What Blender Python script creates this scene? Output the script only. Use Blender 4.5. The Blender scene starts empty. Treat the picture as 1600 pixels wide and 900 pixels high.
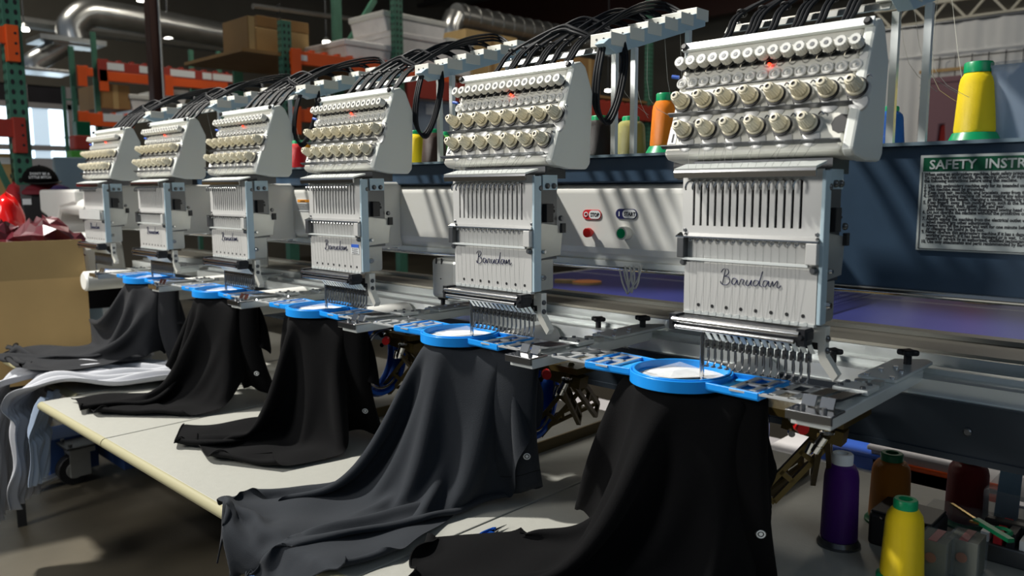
import bpy, math, random
import numpy as np
from mathutils import Vector, Matrix
random.seed(7)
C=bpy.context.scene.collection
# ---------------------------------------------------------------- camera
RIGHT=Vector((0.7217,0.6922,-0.0043)); 
f_px=1240.0
def nrm(v): v=np.array(v,float); return v/np.linalg.norm(v)
_mx=nrm([-1302,149,-f_px]); _X=-_mx
_Y=np.array([1180,160,-f_px],float); _Y=nrm(_Y-np.dot(_Y,_X)*_X); _Z=np.cross(_X,_Y)
MW=np.array([_X,_Y,_Z])          # rows = world axes in camera frame; MW @ cam = world
CAM=np.array([0,0,1.27])-MW@(np.array([(1068-800)/f_px,-(266-450)/f_px,-1])*(0.5*(f_px/np.linalg.norm([-1302,149,-f_px]))/.2974))
cam=bpy.data.cameras.new('camera'); camo=bpy.data.objects.new('camera',cam); C.objects.link(camo)
mm=Matrix.Identity(4)
for i in range(3):
    for j in range(3): mm[i][j]=float(MW[i][j])
    mm[i][3]=float(CAM[i])
camo.matrix_world=mm
cam.sensor_width=36; cam.lens=f_px/1600*36; cam.clip_start=.02; cam.clip_end=100
cam.dof.use_dof=True; cam.dof.focus_distance=1.45; cam.dof.aperture_fstop=5.0
bpy.context.scene.camera=camo
def atd(u,v,d):
    "the point that the photograph shows at u,v, d metres in front of the camera"
    return Vector((CAM+MW@(np.array([(u-800)/f_px,-(v-450)/f_px,-1])*d)).tolist())
def facing(p): 
    d=Vector(CAM.tolist())-Vector(p); return math.atan2(d.y,d.x)+math.pi/2
def at(u,v,ax,val):
    "the point of the world plane ax=val that the photograph shows at u,v"
    d=MW@np.array([(u-800)/f_px,-(v-450)/f_px,-1]); i='xyz'.index(ax)
    return Vector((CAM+(val-CAM[i])/d[i]*d).tolist())
# ---------------------------------------------------------------- light
sc=bpy.context.scene
sc.view_settings.view_transform='Standard'; sc.view_settings.look='None'; sc.view_settings.gamma=1
sc.view_settings.exposure=0.12
w=bpy.data.worlds.new('hall_ambient'); sc.world=w; w.use_nodes=True
w.node_tree.nodes['Background'].inputs[0].default_value=(.55,.68,.85,1)
w.node_tree.nodes['Background'].inputs[1].default_value=.16
def lamp(name,kind,loc,target,energy,color=(1,1,1),size=.2,spot=None,blend=.15,sy=None):
    l=bpy.data.lights.new(name,kind); l.energy=energy; l.color=color
    if kind=='AREA':
        l.size=size
        if sy: l.shape='RECTANGLE'; l.size_y=sy
    else: l.shadow_soft_size=size
    if kind=='SPOT': l.spot_size=spot; l.spot_blend=blend
    o=bpy.data.objects.new(name,l); C.objects.link(o); o.location=loc
    o.rotation_euler=(Vector(target)-Vector(loc)).to_track_quat('-Z','Y').to_euler(); return o
KD=Vector((1.5,1,-3.0))
KT=Vector((-1.38,.03,1.12))
lamp('key_spotlight','SPOT',KT-KD*1.6,KT,2500,(1,.965,.90),.15,math.radians(35),.12)
lamp('front_fill','AREA',(-2.2,-3.2,2.4),(-1,0,1.1),80,(1,.97,.92),.9)  # added soft fill that evens out the front faces, no real fixture
lamp('cool_side_fill','AREA',(3.2,-1.5,3.2),(-.5,.1,1.2),16,(.72,.86,1),2.0)  # bluish fill added at the right, no loading door is built
for i,(x,y) in enumerate([(-6,3.2),(-3,5.5),(-9,1),(-1,9)]):
    lamp('high_bay_glow','AREA',(x,y,5.2),(x,y,0),55,(1,.93,.8),.8)
# ---------------------------------------------------------------- materials
def mat(name,col,rough=.5,metal=0,noise=0,nscale=20,bump=0,bscale=60,trans=0,emit=0,alpha=1,sheen=0,spec=.5,dark=None,coat=0,ior=1.45):
    m=bpy.data.materials.new(name); m.use_nodes=True; nt=m.node_tree; b=nt.nodes['Principled BSDF']
    b.inputs['Base Color'].default_value=(*col,1); b.inputs['Roughness'].default_value=rough; b.inputs['Metallic'].default_value=metal
    b.inputs['Transmission Weight'].default_value=trans; b.inputs['Alpha'].default_value=alpha; b.inputs['Specular IOR Level'].default_value=spec
    b.inputs['Sheen Weight'].default_value=sheen; b.inputs['Coat Weight'].default_value=coat; b.inputs['IOR'].default_value=ior
    if emit: b.inputs['Emission Color'].default_value=(*col,1); b.inputs['Emission Strength'].default_value=emit
    tc=nt.nodes.new('ShaderNodeTexCoord')
    if noise:
        n=nt.nodes.new('ShaderNodeTexNoise'); n.inputs['Scale'].default_value=nscale; n.inputs['Detail'].default_value=5
        nt.links.new(tc.outputs['Object'],n.inputs['Vector'])
        r=nt.nodes.new('ShaderNodeValToRGB'); d=dark or tuple(c*(1-noise) for c in col)
        r.color_ramp.elements[0].position=.3; r.color_ramp.elements[0].color=(*d,1)
        r.color_ramp.elements[1].position=.7; r.color_ramp.elements[1].color=(*col,1)
        nt.links.new(n.outputs[0],r.inputs[0]); nt.links.new(r.outputs[0],b.inputs['Base Color'])
    if bump:
        n2=nt.nodes.new('ShaderNodeTexNoise'); n2.inputs['Scale'].default_value=bscale; n2.inputs['Detail'].default_value=4
        nt.links.new(tc.outputs['Object'],n2.inputs['Vector'])
        bp=nt.nodes.new('ShaderNodeBump'); bp.inputs['Strength'].default_value=bump; bp.inputs['Distance'].default_value=.01
        nt.links.new(n2.outputs[0],bp.inputs['Height']); nt.links.new(bp.outputs[0],b.inputs['Normal'])
    return m
M={}
M['cream']=mat('cream_plastic',(.66,.65,.58),.42,noise=.04,nscale=8)
M['cover']=mat('cover_enamel',(.70,.70,.66),.35,noise=.04,nscale=4)
M['plate']=mat('brushed_needle_case',(.56,.56,.54),.38,metal=.25,noise=.06,nscale=6)
M['knob']=mat('ivory_knob',(.70,.65,.50),.4)
M['white']=mat('white_plastic',(.60,.60,.56),.35)
M['disc']=mat('clear_disc',(.85,.85,.82),.15,trans=.35)
M['black']=mat('black_rubber',(.012,.012,.013),.45)
M['tube']=mat('black_tube',(.007,.008,.010),.55,spec=.22)
M['dsteel']=mat('dark_steel',(.13,.135,.14),.32,metal=.8)
M['gun']=mat('gunmetal',(.035,.036,.04),.28,metal=.5)
M['nickel']=mat('nickel',(.34,.34,.34),.2,metal=1)
M['ladder']=mat('bright_plate',(.62,.64,.64),.35,metal=.55)
M['chrome']=mat('chrome',(.62,.62,.62),.16,metal=1)
M['alu']=mat('aluminium',(.82,.86,.84),.35,metal=.5,noise=.08,nscale=12)
M['galv']=mat('galvanised_sheet',(.55,.56,.53),.35,metal=.7,noise=.18,nscale=14)
M['bluegrey']=mat('blue_grey_paint_and_shade',(.40,.52,.58),.4,metal=.1)  # on side frame and comb bar: bluish shade put into the colour
M['beam']=mat('slate_blue_paint',(.034,.066,.112),.42,noise=.12,nscale=30)
M['skirt']=mat('navy_panel',(.012,.020,.030),.55)
M['beige']=mat('beige_deck',(.62,.59,.49),.45,noise=.25,nscale=5)
M['hoop']=mat('blue_hoop_plastic',(.012,.27,.78),.28)
M['gold']=mat('gold_anodised',(.10,.07,.02),.4,metal=.6)
M['brownedge']=mat('brown_edge_band',(.13,.09,.03),.5)
M['bluemetal']=mat('blue_anodised_rim',(.01,.10,.55),.25,metal=.6)
M['table']=mat('cream_laminate',(.35,.35,.315),.42,noise=.05,nscale=60,bump=.05,bscale=250)
M['edge']=mat('olive_edge_band',(.30,.28,.17),.5)
M['red']=mat('red_plastic',(.6,.01,.01),.3)
M['green']=mat('green_plastic',(.0,.28,.10),.35)
M['dgreen']=mat('dark_green_plastic',(.0,.13,.05),.4)
M['navyink']=mat('navy_ink',(.012,.015,.09),.5)
M['redink']=mat('red_ink',(.6,.02,.03),.5)
M['blackink']=mat('black_ink',(.015,.015,.02),.6)
M['orangeink']=mat('orange_ink',(.9,.35,.02),.5)
M['paper']=mat('paper_label',(.72,.74,.74),.5)
M['signwhite']=mat('sign_white',(.44,.48,.47),.4)
M['signgreen']=mat('sign_green',(.0,.07,.03),.4)
M['film']=mat('clear_film',(.9,.93,.95),.12,alpha=.32)
M['backing']=mat('white_backing',(.55,.56,.56),.8,bump=.3,bscale=40)
M['led']=mat('red_led',(1,.03,.01),.4,emit=6)
M['charcoal']=mat('charcoal_jersey',(.018,.0215,.027),.85,spec=.22,sheen=.04,bump=.25,bscale=900,noise=.12,nscale=900)
M['blackcloth']=mat('black_jersey',(.0030,.0030,.0034),.9,spec=.12,sheen=.008,bump=.25,bscale=900)
M['whitecloth']=mat('white_jersey',(.42,.43,.46),.8,bump=.2,bscale=500)
M['maroon']=mat('maroon_cloth',(.13,.004,.012),.75,bump=.2,bscale=300)
M['maroonfilm']=mat('maroon_plastic_bag',(.07,.004,.010),.38)
M['redfilm']=mat('red_plastic_bag',(.75,.01,.01),.18)
M['thread']=mat('thread',(.10,.10,.10),.7)
M['threadw']=mat('pale_thread',(.6,.58,.5),.7)
M['card']=mat('cardboard',(.46,.31,.13),.75,noise=.10,nscale=6)
M['carddark']=mat('dark_cardboard',(.30,.17,.06),.8,noise=.2,nscale=3)
M['tote']=mat('cloudy_tote_plastic',(.85,.82,.80),.35,noise=.25,nscale=5,alpha=.95)
M['upright']=mat('green_rack_paint',(.06,.20,.13),.45,noise=.3,nscale=8)
M['orange']=mat('orange_rack_paint',(.78,.10,.01),.45,noise=.15,nscale=5)
M['redbeam']=mat('red_rack_paint',(.36,.035,.02),.5,noise=.2,nscale=4)
M['brown']=mat('brown_steel',(.05,.018,.012),.45)
M['concrete']=mat('concrete_floor',(.10,.086,.06),.55,noise=.55,nscale=1.6,bump=.05,bscale=30)
M['wall']=mat('drab_wall',(.17,.155,.125),.85,noise=.2,nscale=1)
M['ceil']=mat('dark_roof_deck',(.03,.028,.026),.8,noise=.4,nscale=2)
M['joist']=mat('joist_steel',(.07,.065,.06),.5,metal=.3)
M['duct']=mat('spiral_duct_steel',(.60,.61,.60),.28,metal=.9,noise=.25,nscale=5)
M['curtain']=mat('white_curtain',(.80,.80,.78),.85,noise=.05,nscale=3)
M['mauve']=mat('mauve_cloth',(.26,.14,.16),.85)
M['redcloth']=mat('red_cloth',(.55,.05,.04),.8)
M['wood']=mat('light_wood',(.55,.35,.14),.6,noise=.2,nscale=20)
M['pong']=mat('blue_table_top',(.04,.05,.22),.3,noise=.3,nscale=2)
M['net']=mat('net_blue',(.02,.03,.14),.8)
M['navycloth']=mat('navy_cloth',(.01,.025,.12),.85)
M['clearbin']=mat('clear_bin_plastic',(.42,.52,.65),.12,alpha=.45)
M['clear']=mat('clear_box_plastic',(.40,.45,.47),.1,alpha=.16)
M['window']=mat('bright_window',(.75,.9,1),.3,emit=2.2)
M['blind']=mat('dark_window_band',(.02,.018,.025),.6,noise=.5,nscale=3)
M['lampglow']=mat('high_bay_lamp',(1,.95,.85),.3,emit=8)
M['bluecab']=mat('blue_cabinet',(.03,.07,.20),.5)
M['blueplastic']=mat('blue_plastic',(.03,.10,.45),.4)
M['greycard']=mat('grey_board',(.42,.40,.40),.7)
def yarn(name,col):
    m=mat(name,col,.45,sheen=.02,spec=.3); nt=m.node_tree; b=nt.nodes['Principled BSDF']
    tc=nt.nodes.new('ShaderNodeTexCoord'); mp=nt.nodes.new('ShaderNodeMapping'); mp.inputs['Rotation'].default_value=(.16,.1,0)
    wv=nt.nodes.new('ShaderNodeTexWave'); wv.bands_direction='Z'; wv.inputs['Scale'].default_value=260; wv.inputs['Distortion'].default_value=2.5; wv.inputs['Detail'].default_value=2
    nt.links.new(tc.outputs['Object'],mp.inputs[0]); nt.links.new(mp.outputs[0],wv.inputs['Vector'])
    bp=nt.nodes.new('ShaderNodeBump'); bp.inputs['Strength'].default_value=.5; bp.inputs['Distance'].default_value=.001
    nt.links.new(wv.outputs['Fac'],bp.inputs['Height']); nt.links.new(bp.outputs[0],b.inputs['Normal'])
    return m
Y_={k:yarn(k+'_thread',c) for k,c in dict(yellow=(.85,.62,.01),orange=(.85,.22,.005),blue=(.01,.09,.36),brown=(.035,.014,.007),dkbrown=(.010,.006,.004),olive=(.30,.28,.08),red=(.5,.005,.01),purple=(.055,.005,.14),amber=(.38,.13,.01),dkred=(.16,.008,.01),gold=(.8,.35,.01),navy=(.02,.03,.2),lime=(.08,.35,.05)).items()}
# ---------------------------------------------------------------- mesh builder
class MB:
    def __init__(s): s.v=[];s.f=[]
    def add(s,vs,fs):
        n=len(s.v); s.v+= [tuple(v) for v in vs]; s.f+=[tuple(i+n for i in f) for f in fs]; return s
    def box(s,a,b):
        x0,y0,z0=[min(a[i],b[i]) for i in range(3)]; x1,y1,z1=[max(a[i],b[i]) for i in range(3)]
        return s.add([(x0,y0,z0),(x1,y0,z0),(x1,y1,z0),(x0,y1,z0),(x0,y0,z1),(x1,y0,z1),(x1,y1,z1),(x0,y1,z1)],
          [(0,3,2,1),(4,5,6,7),(0,1,5,4),(1,2,6,5),(2,3,7,6),(3,0,4,7)])
    def bar(s,p,q,w,h,up=(0,0,1)):
        p=Vector(p);q=Vector(q);d=(q-p).normalized();u=Vector(up)
        sd=d.cross(u)
        if sd.length<1e-4: sd=d.cross(Vector((0,1,0)))
        sd.normalize();u=sd.cross(d)
        vs=[]
        for e in (p,q):
            for a,b in ((-1,-1),(1,-1),(1,1),(-1,1)): vs.append(e+sd*(a*w/2)+u*(b*h/2))
        return s.add(vs,[(0,1,2,3),(7,6,5,4),(0,4,5,1),(1,5,6,2),(2,6,7,3),(3,7,4,0)])
    def lathe(s,o,ax,prof,n=16,cap=True,ribs=0,sx=1,sy=1):
        "prof: list of (distance along axis, radius)"
        o=Vector(o);ax=Vector(ax).normalized();t=Vector((0,0,1)) if abs(ax.z)<.9 else Vector((1,0,0))
        a=ax.cross(t).normalized();b=ax.cross(a)
        vs=[]
        for k,(h,r) in enumerate(prof):
            for i in range(n):
                th=2*math.pi*i/n; rr=r*(1-(.10 if (ribs and i%2 and 0<k<len(prof)-1) else 0))
                vs.append(o+ax*h+a*(math.cos(th)*rr*sx)+b*(math.sin(th)*rr*sy))
        fs=[]
        for k in range(len(prof)-1):
            for i in range(n):
                j=(i+1)%n; fs.append((k*n+i,k*n+j,(k+1)*n+j,(k+1)*n+i))
        if cap: fs.append(tuple(range(n-1,-1,-1))); fs.append(tuple((len(prof)-1)*n+i for i in range(n)))
        return s.add(vs,fs)
    def cyl(s,p,q,r,r2=None,n=12):
        p=Vector(p);q=Vector(q); return s.lathe(p,q-p,[(0,r),((q-p).length,r if r2 is None else r2)],n)
    def ring(s,o,ax,R,r,n=24,m=8,a0=0,a1=2*math.pi,h=None):
        o=Vector(o);ax=Vector(ax).normalized();t=Vector((0,0,1)) if abs(ax.z)<.9 else Vector((1,0,0))
        a=ax.cross(t).normalized();b=ax.cross(a); vs=[];fs=[]; h=h or r
        for i in range(n):
            th=2*math.pi*i/n; d=a*math.cos(th)+b*math.sin(th)
            for j in range(m):
                ph=2*math.pi*j/m+math.pi/m; vs.append(o+d*(R+r*math.cos(ph))+ax*(h*math.sin(ph)))
        for i in range(n):
            for j in range(m):
                i2=(i+1)%n;j2=(j+1)%m; fs.append((i*m+j,i2*m+j,i2*m+j2,i*m+j2))
        return s.add(vs,fs)
    def prism(s,poly,axis,a,b):
        "poly of 2D points extruded along axis from a to b"
        vs=[]
        for h in (a,b):
            for p in poly:
                vs.append({'x':(h,p[0],p[1]),'y':(p[0],h,p[1]),'z':(p[0],p[1],h)}[axis])
        n=len(poly); fs=[tuple(range(n)),tuple(range(2*n-1,n-1,-1))]
        for i in range(n): j=(i+1)%n; fs.append((i,i+n,j+n,j))
        return s.add(vs,fs)
    def tube(s,pts,r,n=6,sub=4,closed=False,flat=1):
        P=[Vector(p) for p in pts]
        if sub>1 and len(P)>2:
            Q=[]
            for i in range(len(P)-1):
                p0=P[max(i-1,0)];p1=P[i];p2=P[i+1];p3=P[min(i+2,len(P)-1)]
                for k in range(sub):
                    t=k/sub; Q.append(.5*((2*p1)+(p2-p0)*t+(2*p0-5*p1+4*p2-p3)*t*t+(3*p1-p0-3*p2+p3)*t**3))
            Q.append(P[-1]); P=Q
        vs=[];fs=[]; N=None
        for i,p in enumerate(P):
            d=(P[min(i+1,len(P)-1)]-P[max(i-1,0)]).normalized()
            if N is None:
                N=d.cross(Vector((0,0,1)))
                if N.length<1e-3: N=d.cross(Vector((1,0,0)))
            N=(N-d*N.dot(d)); N.normalize(); B=d.cross(N)
            rr=r(i/(len(P)-1)) if callable(r) else r
            for k in range(n):
                th=2*math.pi*k/n; vs.append(p+N*math.cos(th)*rr+B*math.sin(th)*rr*flat)
        for i in range(len(P)-1):
            for k in range(n):
                k2=(k+1)%n; fs.append((i*n+k,i*n+k2,(i+1)*n+k2,(i+1)*n+k))
        fs.append(tuple(range(n-1,-1,-1))); fs.append(tuple((len(P)-1)*n+k for k in range(n)))
        return s.add(vs,fs)
    def build(s,name,m,parent=None,smooth=False,bevel=0,seg=2,sub=0,solid=0,stuff=False,label=None,fixn=True):
        org=world_loc(parent) if parent else Vector((0,0,0))
        me=bpy.data.meshes.new(name); me.from_pydata([tuple(Vector(v)-org) for v in s.v],[],s.f); me.update()
        if fixn:
            import bmesh
            bm=bmesh.new(); bm.from_mesh(me); bmesh.ops.recalc_face_normals(bm,faces=bm.faces); bm.to_mesh(me); bm.free()
        for mt in (m if isinstance(m,list) else [m]): me.materials.append(mt)
        if smooth:
            me.polygons.foreach_set('use_smooth',[True]*len(me.polygons))
            if smooth!='all': me.set_sharp_from_angle(angle=math.radians(38))
        o=bpy.data.objects.new(name,me); C.objects.link(o)
        if parent: o.parent=parent
        if solid: q=o.modifiers.new('t','SOLIDIFY'); q.thickness=solid; q.offset=0
        if bevel: q=o.modifiers.new('b','BEVEL'); q.width=bevel; q.segments=seg; q.limit_method='ANGLE'; q.harden_normals=False
        if sub: q=o.modifiers.new('s','SUBSURF'); q.levels=sub; q.render_levels=sub
        if stuff: o['kind']='stuff'
        if label: o['label']=label
        return o
def world_loc(o):
    v=Vector((0,0,0))
    while o: v+=o.location; o=o.parent
    return v
def thing(name,label,cat,loc=(0,0,0),group=None):
    o=bpy.data.objects.new(name,None); C.objects.link(o); o.location=loc; o.empty_display_size=.02
    o['label']=label; o['category']=cat
    if group: o['group']=group
    return o
def tag(o,label,cat,group=None,kind=None):
    if label: o['label']=label
    if cat: o['category']=cat
    if group: o['group']=group
    if kind: o['kind']=kind
    return o
def struct(o): o['kind']='structure'; return o
def copy_tree(o,parent=None,off=None,skip=()):
    c=o.copy(); C.objects.link(c); c.parent=parent
    if off is not None: c.location=o.location+Vector(off)
    for ch in list(o.children):
        if ch in skip: continue
        copy_tree(ch,c)
    return c
def inst(o,parent,off):
    c=o.copy(); C.objects.link(c); c.parent=parent; c.location=o.location+Vector(off)
    for g in o.children:
        d=g.copy(); C.objects.link(d); d.parent=c
    return c
def text(body,size,loc,m,parent,name='lettering',rot=(math.pi/2,0,0),sx=1,align='LEFT',ext=.0002,shear=0,bold=0):
    cu=bpy.data.curves.new('t','FONT'); cu.body=body; cu.size=size; cu.align_x=align; cu.extrude=ext; cu.shear=shear; cu.offset=bold; cu.resolution_u=2
    t=bpy.data.objects.new('t',cu); C.objects.link(t); bpy.context.view_layer.update()
    me=bpy.data.meshes.new_from_object(t.evaluated_get(bpy.context.evaluated_depsgraph_get()))
    bpy.data.objects.remove(t); 
    o=bpy.data.objects.new(name,me); C.objects.link(o); me.materials.clear(); me.materials.append(m); o.parent=parent
    o.location=Vector(loc)-(world_loc(parent) if parent else Vector((0,0,0))); o.rotation_euler=rot; o.scale=(sx,1,1); return o

# ================================================================ SETTING
ZT=.65                                   # sewing table top
b=MB().box((-14,-7,-.05),(7,13,0)); struct(b.build('floor',M['concrete']))
b=MB().box((-14,12,0),(7,12.1,6.2)); struct(b.build('wall_back',M['wall']))
b=MB().box((-14,-7,5.9),(7,13,6.0)); 
# roof opening over the lamps side is left out: roof covers only the depth of the hall
b=MB().box((-14,-.2,5.9),(7,12.1,6.0)); struct(b.build('ceiling',M['ceil']))
# left wall with window band
wx=-12.5
b=MB(); 
P=lambda u,v:at(u,v,'x',wx)
zt=P(60,165).z; zb=.6
b.box((wx,-7,0),(wx-.1,12,zb)); b.box((wx,-7,P(60,133).z),(wx-.1,12,5.9)); b.box((wx,P(150,200).y,zb),(wx-.1,12,P(60,133).z)); b.box((wx,-7,zb),(wx-.1,-.6,P(60,133).z))
struct(b.build('wall_left',M['wall']))
ya=-.6; yb=P(150,200).y
b=MB().box((wx-.06,ya,zb),(wx-.05,yb,zt)); win=b.build('window_1',M['window']); struct(win)
b=MB().box((wx-.04,ya,zt),(wx-.05,yb,P(60,133).z)); b.build('window_blind',M['blind'],win)
for u in (40,112,-60):
    y=P(u,200).y; MB().box((wx-.05,y-.05,zb),(wx+.03,y+.05,P(60,133).z)).build('mullion',M['greycard'],win)
for v in (231,165):
    z=P(60,v).z; MB().box((wx-.05,ya,z-.04),(wx+.03,yb,z+.04)).build('transom',M['greycard'],win)
# building seen through the window, daylight on it put in as glow
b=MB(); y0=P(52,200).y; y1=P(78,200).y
b.box((wx-.03,y0,zb),(wx-.02,y1,zt)); b.build('window_view_panel',mat('glowing_pale_siding',(.5,.62,.72),.5,emit=.9),win)
# roof joists
jo=MB()
for k,y in enumerate([1.5,3.6,5.7,7.8,9.9]):
    z=5.0
    jo=MB(); jo.bar((-14,y,5.55),(7,y,5.55),.08,.08); jo.bar((-14,y,z),(7,y,z),.07,.07)
    x=-14
    i=0
    while x<6.6:
        jo.bar((x,y,z if i%2 else 5.55),(x+.6,y,5.55 if i%2 else z),.03,.03); x+=.6;i+=1
    struct(jo.build('trim_%d'%(k+1),M['joist']))
for k,x in enumerate([-10,-7,-4,-1,2]):
    jo=MB().box((x-.08,-.1,5.55),(x+.08,12,5.9)); struct(jo.build('trim_%d'%(k+6),M['brown']))

# ================================================================ EMBROIDERY HEAD (master at k=0)
Fn=Vector((0,-.9366,.3505))
def F(x,t,off=0): return Vector((x,.012+.061*t,1.293+.163*t))+Fn*off
def screw(mb,p,ax,r=.004,h=.003): mb.lathe(p,ax,[(0,r),(h*.6,r),(h,r*.7)],10); return mb
def make_head():
    H=thing('embroidery_station','','sewing head',(0,.15,.90),'embroidery heads along the machine')
    prof=[(.012,1.293),(.073,1.456),(.088,1.460),(.098,1.452),(.118,1.41),(.112,1.290),(.104,1.281),(.055,1.281),(.022,1.285)]
    box=MB().prism(prof,'x',-.042,.222).build('tension_box',M['cream'],H,bevel=.004)
    pr2=[(.009,1.292),(.071,1.459),(.088,1.4635),(.101,1.455),(.1215,1.411),(.115,1.288),(.106,1.278),(.055,1.278),(.018,1.284)]
    MB().prism(pr2,'x',.222,.238).build('side_cover',mat('side_cover_paint',(.60,.62,.58),.4),H,bevel=.004)
    # label number
    b=MB(); a=[F(-.040,.10,.0006),F(-.026,.10,.0006),F(-.026,.26,.0006),F(-.040,.26,.0006)]; b.add(a,[(0,1,2,3)]); lb=b.build('number_label',M['paper'],H)
    # top rail
    b=MB(); b.add([F(-.047,.955,.001),F(.236,.955,.001),F(.236,1.0,.001),F(-.047,1.0,.001),F(-.047,.955,.009),F(.236,.955,.009),F(.236,1.03,.007),F(-.047,1.03,.007)],[(0,3,2,1),(4,5,6,7),(0,1,5,4),(1,2,6,5),(2,3,7,6),(3,0,4,7)])
    tr=b.build('top_rail',M['alu'],H,bevel=.001)
    b=MB()
    for x in (-.041,.229): screw(b,F(x,.98,.009),Fn,.0055,.005)
    b.build('rail_screw',M['black'],tr,smooth=True,stuff=True)
    # dark recess channel behind small knobs
    b=MB(); 
    for (t0,t1,o) in ((.755,.80,.0015),(.60,.615,.003)):
        b.add([F(-.03,t0,0),F(.218,t0,0),F(.218,t1,0),F(-.03,t1,0),F(-.028,t0+.005,o),F(.216,t0+.005,o),F(.216,t1-.005,o),F(-.028,t1-.005,o)],[(0,3,2,1),(4,5,6,7),(0,1,5,4),(1,2,6,5),(2,3,7,6),(3,0,4,7)])
    b.build('rib',M['dsteel'],box)
    # small knobs
    def small(x):
        b=MB(); b.lathe(F(x,.80,.011),Fn,[(0,.0076),(.001,.0088),(.0125,.0085),(.014,.0078),(.014,.0035),(.011,.003)],28,ribs=1)
        return b
    k0=small(-.035).build('thread_knob',M['white'],H,smooth=True)
    b=MB(); b.cyl(F(-.035,.80,0),F(-.035,.80,.011),.0045,n=10); b.lathe(F(-.035,.80,.006),Fn,[(0,.0075),(.0015,.0075)],14); b.lathe(F(-.035,.80,.0245),Fn,[(0,.0033),(.001,.0030)],10)
    b.build('shaft',M['dsteel'],k0,smooth=True,stuff=True)
    b=MB(); p=F(-.035,.735,0); b.tube([p,p+Fn*.006+Vector((0,0,-.001)),p+Fn*.008+Vector((.004,0,.006))],.0009,5); b.build('check_spring',M['chrome'],k0,smooth=True)
    for i in range(1,15): inst(k0,H,(.01843*i,0,0))
    # clear discs
    b=MB(); b.ring(F(-.0365,.655,.003),Fn,.0068,.0018,20,6); b.lathe(F(-.0365,.655,.0),Fn,[(0,.006),(.002,.006),(.006,.002),(.0065,.0)],14)
    d0=b.build('sensor_disc',M['disc'],H,smooth=True)
    MB().lathe(F(-.0365,.655,.0045),Fn,[(0,.0019),(.003,.0016)],10).build('disc_hub',M['white'],d0,smooth=True)
    for i in range(1,15): inst(d0,H,(.01843*i,0,0))
    bb=MB(); bb.lathe(F(.2295,.72,.001),Fn,[(0,.006),(.002,.0055)],14); bb.build('lens',M['disc'],H,smooth=True)
    MB().lathe(F(.1017,.735,.004),Fn,[(0,.0024),(.003,.0018),(.0036,.0005)],10).build('indicator_light',M['led'],H,smooth=True)
    MB().cyl(F(-.045,.72,.002),F(-.056,.73,.004),.0028).build('lever',M['blueplastic'],H,smooth=True)
    # big tension knobs
    def big(x,t):
        o=F(x,t,0)
        K=MB().lathe(o+Fn*.0135,Fn,[(0,.0085),(.001,.0104),(.003,.0104),(.0165,.0080),(.0175,.0072),(.0175,.0058),(.0205,.0054),(.021,.0030),(.0165,.0028)],36,ribs=1).build('tension_knob',M['knob'],H,smooth=True)
        MB().lathe(o+Fn*.0078,Fn,[(0,.0112),(.0005,.0122),(.0035,.0120),(.0045,.0112)],24).build('collar',M['knob'],K,smooth=True)
        MB().lathe(o+Fn*.0182,Fn,[(.0145,.0029),(.0148,.0029)],12).build('bore',M['black'],K)
        MB().lathe(o+Fn*.0045,Fn,[(0,.0130),(.0005,.0145),(.0028,.0145),(.0033,.013)],24).build('washer',M['black'],K,smooth=True)
        b=MB(); 
        # housing boss under the knob that swells downward
        b.lathe(o,Fn,[(-.002,.0158),(.002,.0152),(.0048,.0132)],20)
        pw=F(x+.003,t-.10,0); b.lathe(pw,Fn,[(-.002,.0135),(.0015,.0125),(.003,.009)],16)
        b.build('housing',M['bluegrey'] if False else M['plate'],K,smooth=True)
        b=MB(); q=F(x-.012,t-.02,.003); b.tube([q+Vector((-.003,0,.010)),q+Fn*.004,q+Vector((.002,0,-.010)),q+Vector((.007,0,-.014))+Fn*.003],.0008,5)
        b.tube([F(x+.008,t+.085,.002),F(x+.013,t+.095,.006),F(x+.017,t+.075,.004)],.0012,5)
        b.build('thread_spring',M['chrome'],K,smooth=True,stuff=True); return K
    K=big(-.024,.46); ks=[K]
    for i in range(1,8): inst(K,H,(.0362*i,0,0))
    K2=big(-.010,.195); row4=[K2]
    for i in range(1,7): row4.append(inst(K2,H,(.0373*i,0,0)))
    b=MB()
    MB().add([F(-.045,.345,.002),F(.228,.335,.002),F(.228,.350,.009),F(-.045,.36,.009),F(-.045,.352,.002),F(.228,.342,.002),F(.228,.357,.009),F(-.045,.367,.009)],[(0,3,2,1),(4,5,6,7),(0,1,5,4),(1,2,6,5),(2,3,7,6),(3,0,4,7)]).build('thread_bar',M['dsteel'],H)
    MB().add([F(-.045,.05,.002),F(.222,.045,.002),F(.222,.055,.010),F(-.045,.06,.010),F(-.045,.057,.002),F(.222,.052,.002),F(.222,.064,.010),F(-.045,.068,.010)],[(0,3,2,1),(4,5,6,7),(0,1,5,4),(1,2,6,5),(2,3,7,6),(3,0,4,7)]).build('thread_bar',M['dsteel'],H)
    # throat below the box
    MB().box((.0,.030,1.262),(.205,.085,1.283)).build('throat_block',M['dsteel'],H)
    # needle case: face plate pierced by 15 slots
    b=MB(); x0,x1=.001,.207; y0,y1=-.0015,.0015
    sl=[.0195+.01136*i for i in range(15)]; hw=.0019; zs0,zs1=1.1905,1.2545
    b.box((x0,y0,1.137),(x1,y1,zs0)); b.box((x0,y0,zs1),(x1,y1,1.268))
    xs=[x0]+[v for s_ in sl for v in (s_-hw,s_+hw)]+[x1]
    for i in range(0,len(xs),2): b.box((xs[i],y0,zs0),(xs[i+1],y1,zs1))
    b.box((x0+.008,-.006,1.062),(x1-.001,y1,1.1375))
    nc=b.build('needle_case',M['plate'],H)
    MB().box((x0+.003,.004,1.07),(x1-.004,.03,1.262)).build('case_core',M['black'],nc)
    b=MB()
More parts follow.
